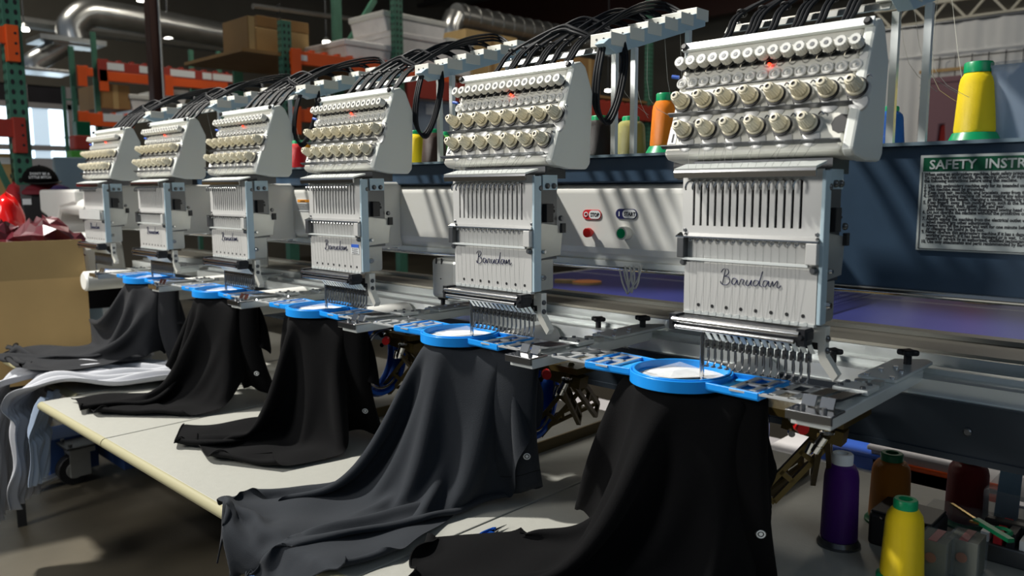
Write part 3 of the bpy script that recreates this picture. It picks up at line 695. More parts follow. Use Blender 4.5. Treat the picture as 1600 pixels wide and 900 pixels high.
# ================================================================ CAP FRAME DRIVERS under the machine
def driver(o,label):
    T=thing('cap_driver',label,'cap frame driver',(-.15+o,.35,ZT))
    MB().box((-.30+o,.18,ZT),(-.035+o,.57,ZT+.026)).build('base_board',M['table'],T,bevel=.004)
    MB().box((-.036+o,.18,ZT-.0),(-.031+o,.565,ZT+.025)).build('base_edge',M['brownedge'],T)
    MB().box((.02+o,.13,.893),(.198+o,.24,.905)).build('driver_plate',M['gold'],T)
    b=MB(); b.bar((.10+o,.15,.885),(.19+o,.16,.872),.03,.022); b.build('driver_block',M['gold'],T)
    # slanted struts with slots
    for (p,q,w_) in (((.171,.14,.895),(.114,.30,.775),.034),((.052,.20,.752),(.066,.36,.775),.020),((.076,.15,.752),(.146,.20,.858),.030),((.164,.13,.868),(.107,.25,.763),.024)):
        b=MB(); P_=Vector(p)+Vector((o,0,0)); Q_=Vector(q)+Vector((o,0,0)); d=(Q_-P_).normalized(); s=d.cross(Vector((0,0,1))).normalized(); u=s.cross(d)
        for sg_ in (-1,1): b.bar(P_+u*(sg_*w_*.4),Q_+u*(sg_*w_*.4),.008,w_*.28)
        for t in (0,.33,.66,1): b.bar(P_.lerp(Q_,t)-d*.004,P_.lerp(Q_,t)+d*.004,.008,w_*.9)
        b.build('slotted_strut',M['gold'],T)
    b=MB(); b.cyl((.172+o,.128,.878),(.158+o,.128,.852),.008); b.cyl((.155+o,.125,.866),(.148+o,.125,.848),.005); b.build('chrome_spindle',M['chrome'],T,smooth=True)
    MB().ring((.175+o,.128,.885),(0,0,1),.009,.003,14,6).build('collar',M['chrome'],T,smooth=True)
    c=Vector(((.088 if o else .050)+o,.12,.840)); ax=Vector((.80,.45,-.1))
    b=MB().ring(c,(1,.25,0),.085,.010,40,8,h=.02); b.build('cap_ring',M['bluemetal'],T,smooth=True)
    MB().ring(c+Vector((.02,0,0)),(1,.25,0),.070,.003,40,6).build('inner_band',M['chrome'],T,smooth=True)
    MB().ring(c-Vector((.03,0,0)),(1,.25,0),.083,.006,40,6,h=.014).build('rear_band',M['bluemetal'],T,smooth=True)
    p=Vector((.142+o,.105,.893)); MB().cyl(p,p+Vector((.012,-.012,0)),.009).build('red_knob',M['red'],T,smooth=True)
    b=MB(); b.cyl(p+Vector((-.012,0,.012)),p+Vector((-.006,-.01,.012)),.006); b.cyl(p+Vector((-.012,0,-.012)),p+Vector((-.006,-.01,-.012)),.005); b.build('bolt',M['chrome'],T,smooth=True,stuff=True)
driver(-.5,'gold cap frame driver with a blue rim, between the two nearest shirts')
driver(0,'gold cap frame driver right of the nearest black shirt')
driver(-1.0,'gold cap frame driver in the shade behind the charcoal shirt')

# ================================================================ SHIRTS : small cloth solver
def drape(cx,seed,mt,name,label,W=.50,front=.50,back=.14,anch=(),steps=170,iters=12,h=.0125,xr=None,edge=-.372,stretch=1.0,pinx=(-.1,.13),lift=0):
    rg=np.random.RandomState(seed)
    xl,xrr=(-W/2,W/2) if xr is None else xr
    xs=np.arange(xl,xrr+1e-6,h); ys=np.arange(-front,back+1e-6,h); nx,ny=len(xs),len(ys)
    gx,gy=np.meshgrid(xs,ys); hc=np.array([cx-.01,.022])
    P=np.stack([gx+hc[0],gy+hc[1],np.full_like(gx,.946)],-1); P0=P.copy()
    rad=np.hypot(gx,gy); pin=(rad<.077)|((gx>pinx[0])&(gx<pinx[1])&(np.abs(gy+.0)<.034))
    rad=np.where(pin,0,np.minimum(np.abs(rad-.077),np.hypot(np.maximum(0,np.maximum(pinx[0]-gx,gx-pinx[1])),np.maximum(0,np.abs(gy)-.034)))+.077)
    # lower the sheet a bit away from the hoop to break symmetry
    ang=np.arctan2(gy,gx)
    P[...,2]-= np.clip(rad-.077,0,1)*.55*(1+.10*np.sin(ang*7+seed)+.05*np.sin(ang*11+2*seed))
    P[...,2]+= rg.normal(0,.0006,(ny,nx))*(~pin); P[pin,2]=.946
    V=np.zeros_like(P)
    inv=np.where(pin,0.,1.)
    A=[(int(round(a[1]*(ny-1))),int(round(a[0]*(nx-1))),np.array(a[2])) for a in anch]
    cons=[]
    def con(di,dj,st):
        for pi in range(2):
            for pj in range(2):
                if di==0 and pi: continue
                if dj==0 and pj: continue
                si=di if di else 1; sj=abs(dj) if dj else 1
                I,J=np.meshgrid(np.arange(ny),np.arange(nx),indexing='ij')
                ok=(I+di<ny)&(J+dj<nx)&(J+dj>=0)
                if di: ok&=((I//di)%2==pi)
                elif pi: continue
                if dj and not di: ok&=((J//abs(dj))%2==pj)
                elif dj and pj: continue
                i=I[ok];j=J[ok]
                if len(i)==0: continue
                a=i*nx+j;b_=(i+di)*nx+j+dj
                cons.append((a,b_,h*math.hypot(di,dj)*stretch,st))
    con(1,0,1);con(0,1,1);con(1,1,.5);con(1,-1,.5);con(2,0,.10);con(0,2,.10);
    P=P.reshape(-1,3);V=V.reshape(-1,3);iv=inv.reshape(-1)
    pre=[]
    for a,b_,L,st in cons:
        w1=iv[a];w2=iv[b_];s=w1+w2; s[s==0]=1; pre.append((a,b_,L,(st*w1/s)[:,None],(st*w2/s)[:,None]))
    pinf=pin.reshape(-1); pz=P[pinf].copy()
    bump=(.006+.006*np.sin(gx*38+seed)*np.cos(gy*27+seed*2)).reshape(-1)
    dt=.012
    for s in range(steps):
        V[:,2]-=9.8*dt*iv; V*=.975
        Q=P+V*dt
        for it in range(iters):
            for a,b_,L,w1,w2 in pre:
                d=Q[b_]-Q[a]; l=np.sqrt((d*d).sum(1))+1e-9; c=((l-L)/l)[:,None]*d
                Q[a]+=w1*c; Q[b_]-=w2*c
            Q[pinf]=pz
            f_=min(1,s/(steps*.55))
            for i,j,t in A:
                k=i*nx+j; tgt=P0[i,j]*(1-f_)+t*f_+np.array([0,0,.10*math.sin(math.pi*f_)])
                Q[k]=tgt
            tz=ZT+.004+bump+lift*(Q[:,1]<.02)
            on=(Q[:,1]>edge)&(Q[:,2]<tz)&(Q[:,2]>ZT-.16)
            Q[on,2]=tz[on]
            Q[:,2]=np.where((~pinf)&(Q[:,2]>.957),.957,Q[:,2])
        V=(Q-P)/dt
        on=(Q[:,1]>edge)&(Q[:,2]<tz+.001)
        V[on]*=.35
        P=Q
    faces=[]
    for i in range(ny-1):
        for j in range(nx-1):
            a=i*nx+j; faces.append((a,a+1,a+nx+1,a+nx))
    b=MB(); b.add([tuple(map(float,p)) for p in P],faces)
    T=thing(name,label,'shirt',(cx,0,ZT),'polo shirts clamped in the hoops')
    o=b.build('shirt_body',mt,T,smooth='all',sub=1,fixn=False)
    # a rolled hem along the front edge
    def hem(idx,off,nm='hem'):
        mb=MB(); mb.tube([Vector(P[k].tolist())+Vector((0,0,.001)) for k in idx],.0016,5,2); mb.build(nm,mt,T,smooth=True)
    hem([0*nx+j for j in range(nx)],0)
    return T,P.reshape(ny,nx,3)
def sleeve(T,mt,top,bot,wt,wb,seed,badge=None,dt_=.022,db=.03):
    "flattened open tube that hangs from the frame"
    top=Vector(top);bot=Vector(bot); n=40;m=22; b=MB();vs=[]
    ax=(bot-top); sx=Vector((1,.15,0)).normalized(); sy=Vector((-.15,1,0)).normalized()
    for k in range(m+1):
        t=k/m; c=top.lerp(bot,t)+Vector((0,-.015*math.sin(math.pi*t),0)); w_=wt*(1-t)+wb*t; d=dt_*(1-t)+db*t
        for i in range(n):
            a=2*math.pi*i/n
            fold=1+(.16*math.sin(3*a+seed+t*1.3)+.10*math.sin(5*a+2*seed-t))*(.4+.6*t)
            p=c+sx*(math.cos(a)*w_)+sy*(math.sin(a)*d*fold)
            p.z+= .010*math.cos(a*2+seed)*t
            vs.append(p)
    fs=[]
    for k in range(m):
        for i in range(n): j=(i+1)%n; fs.append((k*n+i,k*n+j,(k+1)*n+j,(k+1)*n+i))
    fs.append(tuple(range(n)))
    b.add(vs,fs); o=b.build('sleeve',mt,T,smooth='all',solid=.0015)
    # cuff stitching
    for kk in (m-3,):
        MB().tube([vs[kk*n+i%n] + (vs[kk*n+i%n]-top.lerp(bot,kk/m)).normalized()*.0006 for i in range(n+1)],.0007,4,1).build('cuff_seam',M['blackcloth'],o)
    if badge is not None:
        i,k=badge; c=vs[k*n+i]; nn=((vs[k*n+i+1]-vs[k*n+i-1]).cross(vs[(k+1)*n+i]-vs[(k-1)*n+i])).normalized()
        if nn.y>0: nn=-nn
        g=MB().lathe(c+nn*.0006,nn,[(0,.0085),(.0012,.0082)],20,sx=1.0,sy=.72); q=g.build('sleeve_badge',M['black'],o)
        MB().ring(c+nn*.0022,nn,.0058,.0011,20,5).build('badge_ring',M['paper'],q,smooth=True)
        MB().lathe(c+nn*.0018,nn,[(0,.0030),(.0008,.0028)],10).build('badge_mark',M['paper'],q)
    return o
def rel(k,x,y,z): return (x-.5*k,y,z)
# nearest black shirt
T,_=drape(0,1,M['blackcloth'],'polo_shirt','black polo shirt hanging from the nearest hoop at right and pooling over the table front',front=.54,back=.12,xr=(-.27,.28),pinx=(-.105,.125),
  anch=[(0.0,0,(-.345,-.185,.66)),(.35,0,(-.26,-.33,.66)),(.7,0,(-.10,-.31,.66)),(1,0,(.0,-.20,.66)),(0,.35,(-.255,-.085,.66)),(0,.62,(-.235,.035,.67)),(1,.70,(.10,.10,.67))])
sleeve(T,M['blackcloth'],(.088,.02,.945),(.075,.060,.660),.042,.060,1.3,badge=(36,16))
# charcoal shirt
T,_=drape(-.5,4,M['charcoal'],'polo_shirt','charcoal grey polo shirt spread forward over the table edge in the centre',front=.66,back=.10,xr=(-.25,.28),pinx=(-.07,.16),
  anch=[(0,0,(-.71,-.40,.57)),(.3,0,(-.62,-.42,.56)),(.65,0,(-.48,-.42,.585)),(1,0,(-.395,-.33,.655)),(0,.38,(-.685,-.29,.665)),(1,.45,(-.43,.0,.68))])
sleeve(T,M['charcoal'],(-.362,.02,.945),(-.385,.050,.678),.055,.055,.4,badge=(36,16))
# third
T,_=drape(-1.0,9,M['blackcloth'],'polo_shirt','crumpled black polo shirt on the middle board, left of the charcoal shirt',front=.50,back=.12,xr=(-.27,.27),pinx=(-.12,.15),
  anch=[(0,0,(-1.31,-.19,.66)),(.5,0,(-1.14,-.235,.66)),(1,0,(-.95,-.15,.66)),(0,.65,(-1.21,.03,.68)),(1,.7,(-.92,.07,.68))])
sleeve(T,M['blackcloth'],(-.875,.02,.945),(-.92,.08,.668),.048,.056,2.4,badge=(36,17))
# fourth
T,_=drape(-1.5,14,M['blackcloth'],'polo_shirt','black polo shirt stretched to the left board, fourth from the right',front=.52,back=.12,xr=(-.24,.26),pinx=(-.10,.15),
  anch=[(0,0,(-1.79,-.30,.66)),(.5,0,(-1.69,-.31,.66)),(1,0,(-1.58,-.16,.66)),(0,.6,(-1.66,-.09,.74)),(1,.7,(-1.44,.07,.68))])
sleeve(T,M['blackcloth'],(-1.375,.02,.945),(-1.41,.07,.69),.050,.058,3.1,badge=(36,17))
# fifth
DG=mat('dark_grey_jersey',(.011,.012,.0145),.85,spec=.25,sheen=.04,bump=.25,bscale=900)
T,_=drape(-2.0,21,DG,'polo_shirt','dark grey polo shirt at the far left, lying over white shirts',front=.64,back=.12,xr=(-.26,.26),pinx=(-.13,.15),lift=.05,
  anch=[(0,0,(-2.50,-.28,.715)),(.5,0,(-2.34,-.38,.715)),(1,0,(-2.14,-.30,.715)),(0,.5,(-2.36,-.06,.80)),(1,.7,(-1.96,.04,.70))])
sleeve(T,DG,(-1.875,.02,.945),(-1.92,.07,.70),.055,.06,5.1)

# white shirts under the far one, hanging over the end of the table
def sheet(name,label,cat,path,widths,mt,seed,amp=.008,freq=5,group=None,nn=60,side=None,sub=1,parent=None):
    "cloth strip that follows a path, folds run along it"
    P=[Vector(p) for p in path]; Q=[];Wd=[]
    for i in range(len(P)-1):
        for k in range(8):
            t=k/8; p0=P[max(i-1,0)];p1=P[i];p2=P[i+1];p3=P[min(i+2,len(P)-1)]
            Q.append(.5*((2*p1)+(p2-p0)*t+(2*p0-5*p1+4*p2-p3)*t*t+(3*p1-p0-3*p2+p3)*t**3)); Wd.append(widths[i]*(1-t)+widths[i+1]*t)
    Q.append(P[-1]);Wd.append(widths[-1]); b=MB(); vs=[];fs=[]
    sd=Vector(side).normalized() if side else None
    for i,q in enumerate(Q):
        d=(Q[min(i+1,len(Q)-1)]-Q[max(i-1,0)]).normalized(); s=sd or d.cross(Vector((0,0,1))).normalized(); u=s.cross(d).normalized()
        if u.z<0 and abs(u.z)>.3: u=-u
        for j in range(nn+1):
            x=(j/nn-.5); w_=Wd[i]
            hh=amp*(math.sin(x*freq*6.28+seed+.5*math.sin(i*.25+seed))+.6*math.sin(x*freq*2.3*6.28+seed*2+i*.12))
            vs.append(q+s*(x*w_)+u*(abs(hh)+.002+.35*amp*math.sin(i*.7+x*9+seed)))
    for i in range(len(Q)-1):
        for j in range(nn): a=i*(nn+1)+j; fs.append((a,a+1,a+nn+2,a+nn+1))
    b.add(vs,fs); o=b.build(name,mt,parent,smooth='all',sub=sub,solid=.002,fixn=False)
    if not parent: tag(o,label,cat,group)
    return o
sheet('white_shirt','white shirt draped over the left table end, lowest of the pile','shirt',[(-1.78,.10,.665),(-1.90,-.10,.668),(-2.02,-.26,.675),(-2.08,-.33,.60),(-2.09,-.36,.42),(-2.10,-.37,.30)],[.16,.24,.30,.28,.24,.2],M['whitecloth'],1,.020,4,'white shirts at the table end',side=(.75,-.55,0))
sheet('white_shirt','white shirt hanging at the far left corner under the dark grey shirt','shirt',[(-2.1,.05,.668),(-2.16,-.15,.668),(-2.20,-.32,.665),(-2.21,-.38,.58),(-2.22,-.40,.40),(-2.22,-.41,.22)],[.2,.26,.30,.28,.24,.2],M['whitecloth'],3.2,.014,3.5,'white shirts at the table end',side=(.8,-.4,0))
sheet('white_shirt','rolled white shirt beside the fourth black shirt, with a blue hoop piece on it','shirt',[(-1.70,.18,.668),(-1.83,.04,.670),(-1.97,-.10,.670),(-2.06,-.20,.668)],[.10,.15,.17,.15],M['whitecloth'],5.2,.018,2.5,'white shirts at the table end')
sheet('white_shirt','shaded white shirt tail hanging lowest at the table corner','shirt',[(-1.96,-.29,.64),(-1.98,-.34,.52),(-1.99,-.36,.38)],[.12,.16,.10],mat('shaded_white_jersey',(.45,.55,.70),.8),2.2,.014,3,'white shirts at the table end',side=(.75,-.55,0))  # white cloth with its bluish shade put into the base colour
a=at(185,592,'z',.66); b=MB().box((a.x-.02,a.y-.012,.655),(a.x+.03,a.y+.012,.667)).cyl((a.x+.01,a.y,.667),(a.x+.01,a.y,.672),.008); tag(b.build('hoop_clip',M['hoop'],None,bevel=.002),'small blue clip lying by the white shirt on the left board','clip')
# maroon cloth and blue cloth
m_=sheet('maroon_shirt','maroon cloth corner lying under the nearest black shirt','shirt',[(.10,-.01,.652),(.04,-.05,.652),(.0,-.09,.652),(-.03,-.14,.652)],[.10,.12,.12,.10],M['maroon'],1.5,.0015,3)
sheet('blue_shirt','blue cloth hanging below the charcoal hem at the bottom left','shirt',[at(415,850,'y',-.372),at(400,885,'y',-.375),at(392,925,'y',-.378)],[.07,.09,.10],mat('mid_blue_cloth',(.05,.13,.36),.8),1.1,.003,1.2,side=(1,-.2,0))

# snips
T=thing('thread_snips','blue handled thread snips open on the table beside the nearest black shirt','scissors',(-.31,-.12,ZT))
p=at(737,850,'z',.655); q=at(768,832,'z',.655); r1=at(792,820,'z',.655); r2=at(776,822,'z',.657)
for nm,a,c,m in (('handle',p,q,M['bluemetal']),('blade',q,r1,M['chrome']),('blade',q,r2,M['chrome'])):
    b=MB(); d=(c-a).normalized(); s=Vector((-d.y,d.x,0))
    if nm=='blade': b.prism([tuple((a+s*.005)[:2]),tuple((a-s*.004)[:2]),tuple(c[:2])],'z',.654,.6565)
    else: b.prism([tuple((a+s*.004)[:2]),tuple((a-s*.004)[:2]),tuple((c-s*.007)[:2]),tuple((c+s*.001)[:2])],'z',.651,.658)
    b.build(nm,m,T,bevel=.0006)
q2=q+Vector((-.006,.006,0)); b=MB(); b.tube([p+Vector((-.004,.003,.002)),p.lerp(q2,.5)+Vector((-.008,.008,.001)),q2+Vector((-.002,.008,0)),r2.lerp(q,.6)],.003,6); b.build('handle',M['bluemetal'],T,smooth=True)

# ================================================================ THREAD CONES
def cone(x,y,z,h,r,yn,label,cap='green',foot=None,group='thread cones on the spool shelf',taper=.86,tip=.035,capr=.55):
    T=thing('thread_cone',label,'thread spool',(x,y,z),group); zb=.06*h if foot is None else foot[1]
    if foot: MB().lathe((x,y,z),(0,0,1),[(0,foot[0]),(.004,foot[0]),(.0045,foot[0]*.97),(foot[1],r*1.04),(foot[1],.002)],32).build('base_foot',M[cap] if cap!='grey' else M['dsteel'],T,smooth=True)
    else: MB().lathe((x,y,z),(0,0,1),[(0,r*1.03),(.003,r*1.05),(zb,r*1.0)],28).build('cone_base',M[cap] if cap!='grey' else M['dsteel'],T,smooth=True)
    ht=h-.10*h
    MB().lathe((x,y,z),(0,0,1),[(zb,r*.97),(zb+.004,r),(ht*.82,r*taper),(ht*.90,r*(taper-.06)),(ht*.97,r*(taper-.22)),(ht,r*.5)],36).build('thread_winding',Y_[yn],T,smooth=True)
    MB().lathe((x,y,z),(0,0,1),[(ht*.97,r*capr),(h-.002,r*capr),(h,r*(capr-.05)),(h,r*.32),(h-.01,r*.30)],24).build('cone_tip',M[cap] if cap!='grey' else M['paper'],T,smooth=True)
    return T
Zs=1.308
def shelf_cone(u,vb,vt,r,yn,label,y,**k):
    p=at(u,vb,'y',y); 
    d=float(np.linalg.norm(np.array(p)-CAM)); 
    h=at(u,vt,'y',y).z-p.z
    return cone(p.x,y,max(Zs,p.z) if False else Zs,h+(p.z-Zs),r,yn,label,**k)
shelf_cone(1522,219,98,.030,'yellow','bright yellow thread cone on a wide green foot at the top right',.40,foot=(.040,.020),taper=.86,capr=.68)
shelf_cone(1386,226,167,.027,'blue','blue thread cone with a green tip beside the aluminium pole at right',.42,capr=.6)
shelf_cone(1038,238,146,.030,'orange','bright orange thread cone on a green foot left of the nearest head',.40,foot=(.042,.022),capr=.62)
shelf_cone(985,236,182,.035,'olive','olive yellow thread cone behind the aluminium pole, right of the dark brown cone',.46,taper=.9)
shelf_cone(936,240,181,.032,'dkbrown','very dark brown thread cone right of the second head',.36,taper=.85)
shelf_cone(955,238,194,.028,'olive','pale olive thread cone half hidden between the dark brown and olive cones',.52)
shelf_cone(968,238,196,.026,'navy','dark blue thread cone mostly hidden behind the olive cone',.56)
shelf_cone(650,252,204,.032,'yellow','yellow thread cone between the second and third heads',.38)
shelf_cone(679,252,202,.034,'brown','brown thread cone right of the yellow one, left of the second head',.36)
shelf_cone(668,252,207,.030,'yellow','yellow thread cone mostly hidden behind the brown cone',.50)
shelf_cone(697,252,206,.028,'lime','green thread cone tucked against the left side of the second head',.46)
shelf_cone(465,261,220,.030,'red','red thread cone between the third and fourth heads',.34)
shelf_cone(479,261,219,.030,'gold','golden yellow thread cone touching the third head on its left',.44)
shelf_cone(450,263,231,.022,'navy','small pale spool with a green tip left of the red cone',.40)
# cones on the table, right
cone(.143,.278,ZT,.158,.0295,'purple','purple thread cone with a silver tip standing at the right','grey',foot=(.0345,.012),group='thread cones on the right of the table',taper=.93,capr=.58)
p=at(1388,815,'z',ZT); cone(p.x,p.y,ZT,.128,.034,'amber','amber brown thread cone behind the black case','dgreen',foot=(.040,.010),group='thread cones on the right of the table',taper=.93)
p=at(1408,905,'z',ZT); cone(p.x,p.y,ZT,.128,.031,'yellow','yellow thread cone in front at the bottom right','green',foot=(.036,.008),group='thread cones on the right of the table',taper=.86)
p=at(1508,818,'z',ZT); cone(p.x,p.y,ZT,.128,.034,'dkred','dark red thread cone behind the folded blue paper','dgreen',foot=(.040,.010),group='thread cones on the right of the table',taper=.95)

# ================================================================ DESK BITS AT THE RIGHT
def P_(u,v,z=ZT): return at(u,v,'z',z)
a=P_(1372,850); T=thing('black_case','black plastic case behind the yellow cone','case',(a.x,a.y,ZT))
MB().box((a.x-.015,a.y-.01,ZT),(a.x+.085,a.y+.075,ZT+.055)).build('body',M['black'],T,bevel=.006,seg=3)
MB().box((a.x-.012,a.y-.007,ZT+.055),(a.x+.082,a.y+.072,ZT+.06)).build('lid',M['black'],T,bevel=.002)
MB().cyl((a.x-.016,a.y+.01,ZT+.05),(a.x+.01,a.y-.012,ZT+.05),.003).build('chrome_pin',M['chrome'],T)
for i,(u,v,l) in enumerate(((1452,905,'clear box of needle packs next to the yellow cone'),(1500,905,'clear box of needle packs with a red stripe, right of the other box'))):
    a=P_(u,v); T=thing('needle_box',l,'box',(a.x,a.y,ZT),'clear boxes of needle packs'); w_=.046
    MB().box((a.x-w_/2,a.y,ZT),(a.x+w_/2,a.y+.055,ZT+.062)).build('clear_box',M['clear'],T,bevel=.002)
    p0=MB().box((a.x-w_/2+.003,a.y+.003,ZT+.002),(a.x+w_/2-.003,a.y+.0045,ZT+.060)).build('needle_pack',mat('needle_pack_card',(.13,.13,.09),.5),T)
    for j in range(1,14): inst(p0,T,(0,.0037*j,0))
    MB().box((a.x-.006,a.y+.003,ZT+.0605),(a.x+.006,a.y+.053,ZT+.0612)).build('red_stripe',mat('dull_red',(.3,.02,.02),.5),T)
    MB().lathe((a.x,a.y-.0006,ZT+.035),(0,-1,0),[(0,.008),(.0004,.008)],16).build('round_label',mat('faded_label',(.25,.12,.08),.6),T)
a=P_(1490,845); MB; o=MB().box((a.x-.05,a.y,ZT+.0),(a.x+.055,a.y+.06,ZT+.045)); tag(o.build('plastic_case',M['clear'],None,bevel=.003),'flat clear plastic case behind the needle boxes','box')
# acrylic organiser with contents
a=P_(1535,850); T=thing('acrylic_organizer','clear acrylic organiser holding paper and tools at the right edge','organizer',(a.x,a.y,ZT))
x0,y0=a.x-.01,a.y+.03
for (p0,p1) in (((x0,y0,ZT),(x0+.14,y0+.003,ZT+.085)),((x0,y0+.10,ZT),(x0+.14,y0+.103,ZT+.085)),((x0,y0,ZT),(x0+.003,y0+.10,ZT+.085)),((x0+.065,y0,ZT),(x0+.068,y0+.10,ZT+.085)),((x0,y0,ZT),(x0+.14,y0+.10,ZT+.003))):
    MB().box(p0,p1).build('panel',M['clear'],T)
c=Vector((x0+.02,y0+.04,ZT))
b=MB(); b.add([c+Vector(v) for v in ((-.012,0,.01),(.022,.01,.01),(.024,.012,.115),(-.006,0,.112),(-.012,.006,.01),(.022,.016,.01),(.024,.018,.115),(-.006,.006,.112))],[(0,1,2,3),(7,6,5,4),(0,4,5,1),(1,5,6,2),(2,6,7,3),(3,7,4,0)])
tag(b.build('folded_paper',mat('pale_blue_paper',(.20,.32,.42),.7),None),'folded pale blue paper standing in the organiser','paper')
c=Vector((x0+.105,y0+.05,ZT+.004)); T=thing('marker_pen','white marker with a purple cap leaning in the organiser','pen',c)
d=Vector((-.35,.05,1)).normalized()
MB().cyl(c,c+d*.095,.0052).build('barrel',M['bluegrey'],T,smooth=True); MB().cyl(c+d*.095,c+d*.135,.006,.0055).build('cap',Y_['purple'],T,smooth=True)
# scissors on top
T=thing('embroidery_scissors','gold tipped scissors with dark green handles resting on the needle boxes','scissors',(a.x,a.y,ZT+.07))
s0=at(1487,787,'z',ZT+.085); s1=at(1525,812,'z',ZT+.085); s2=at(1580,845,'z',ZT+.085); t0=at(1516,814,'z',ZT+.083)
b=MB(); b.bar(s0,s1,.005,.003); b.bar(t0,s1.lerp(s2,.25),.005,.003); b.build('blade',mat('brass',(.6,.42,.18),.25,metal=1),T)
b=MB(); b.bar(s1,s2,.010,.006); b.ring(s1.lerp(s2,.55)+Vector((.008,.006,0)),(0,0,1),.012,.003,18,6); b.build('handle',M['dgreen'],T,smooth=True)
a=P_(1590,870); T=thing('small_drawer_box','dark box of assorted packs at the bottom right corner','box',(a.x,a.y,ZT))
MB().box((a.x-.05,a.y-.05,ZT),(a.x+.10,a.y+.06,ZT+.03)).build('tray',M['dsteel'],T,bevel=.003)
for i in range(6): MB().box((a.x-.045+i*.018,a.y-.045,ZT+.03),(a.x-.033+i*.018,a.y+.03,ZT+.045+.004*(i%3))).build('pack',[M['paper'],M['redink'],M['blackink']][i%3],T)
a=P_(1570,830,ZT+.04); MB; tag(MB().box((a.x-.03,a.y,ZT),(a.x+.03,a.y+.02,ZT+.055)).build('black_box',M['black'],None,bevel=.003),'small black box standing at the right edge before the organiser','box')
# under machine far clutter: bins behind, seen below the skirt
for i,(u,v,w_,m,l,nm) in enumerate(((1290,722,.30,'tote','cloudy plastic tote under the machine behind the purple cone','tote'),(1440,715,.22,'greycard','grey parts tray under the machine, right of the tote','tray'),(1490,745,.20,'orange','orange bin under the machine behind the dark red cone','bin'),(1580,720,.20,'tote','cloudy plastic tub under the machine at the right edge','tub'),(1330,705,.2,'blueplastic','blue bag behind the purple cone under the machine','bag'))):
    p=at(u,v,'y',1.0); T=MB()
    T.prism([(p.x-w_/2,p.z-.09),(p.x+w_/2,p.z-.09),(p.x+w_/2+.01,p.z+.0),(p.x-w_/2-.01,p.z)],'y',1.0,1.2)
    T.box((p.x-w_/2-.016,.99,p.z-.006),(p.x+w_/2+.016,1.21,p.z+.006))
    tag(T.build(nm,M[m],None,bevel=.004),l,nm)
T=thing('low_shelf','low grey shelf behind the machine carrying bins','shelf',(.2,1.1,0))
z_=at(1400,760,'y',1.0).z
MB().box((-1.6,.85,z_-.10),(1.3,1.4,z_-.08)).build('shelf_board',M['greycard'],T)
for x in (-1.5,1.2): MB().box((x,.9,0),(x+.05,1.35,z_-.1)).build('leg',M['dsteel'],T)

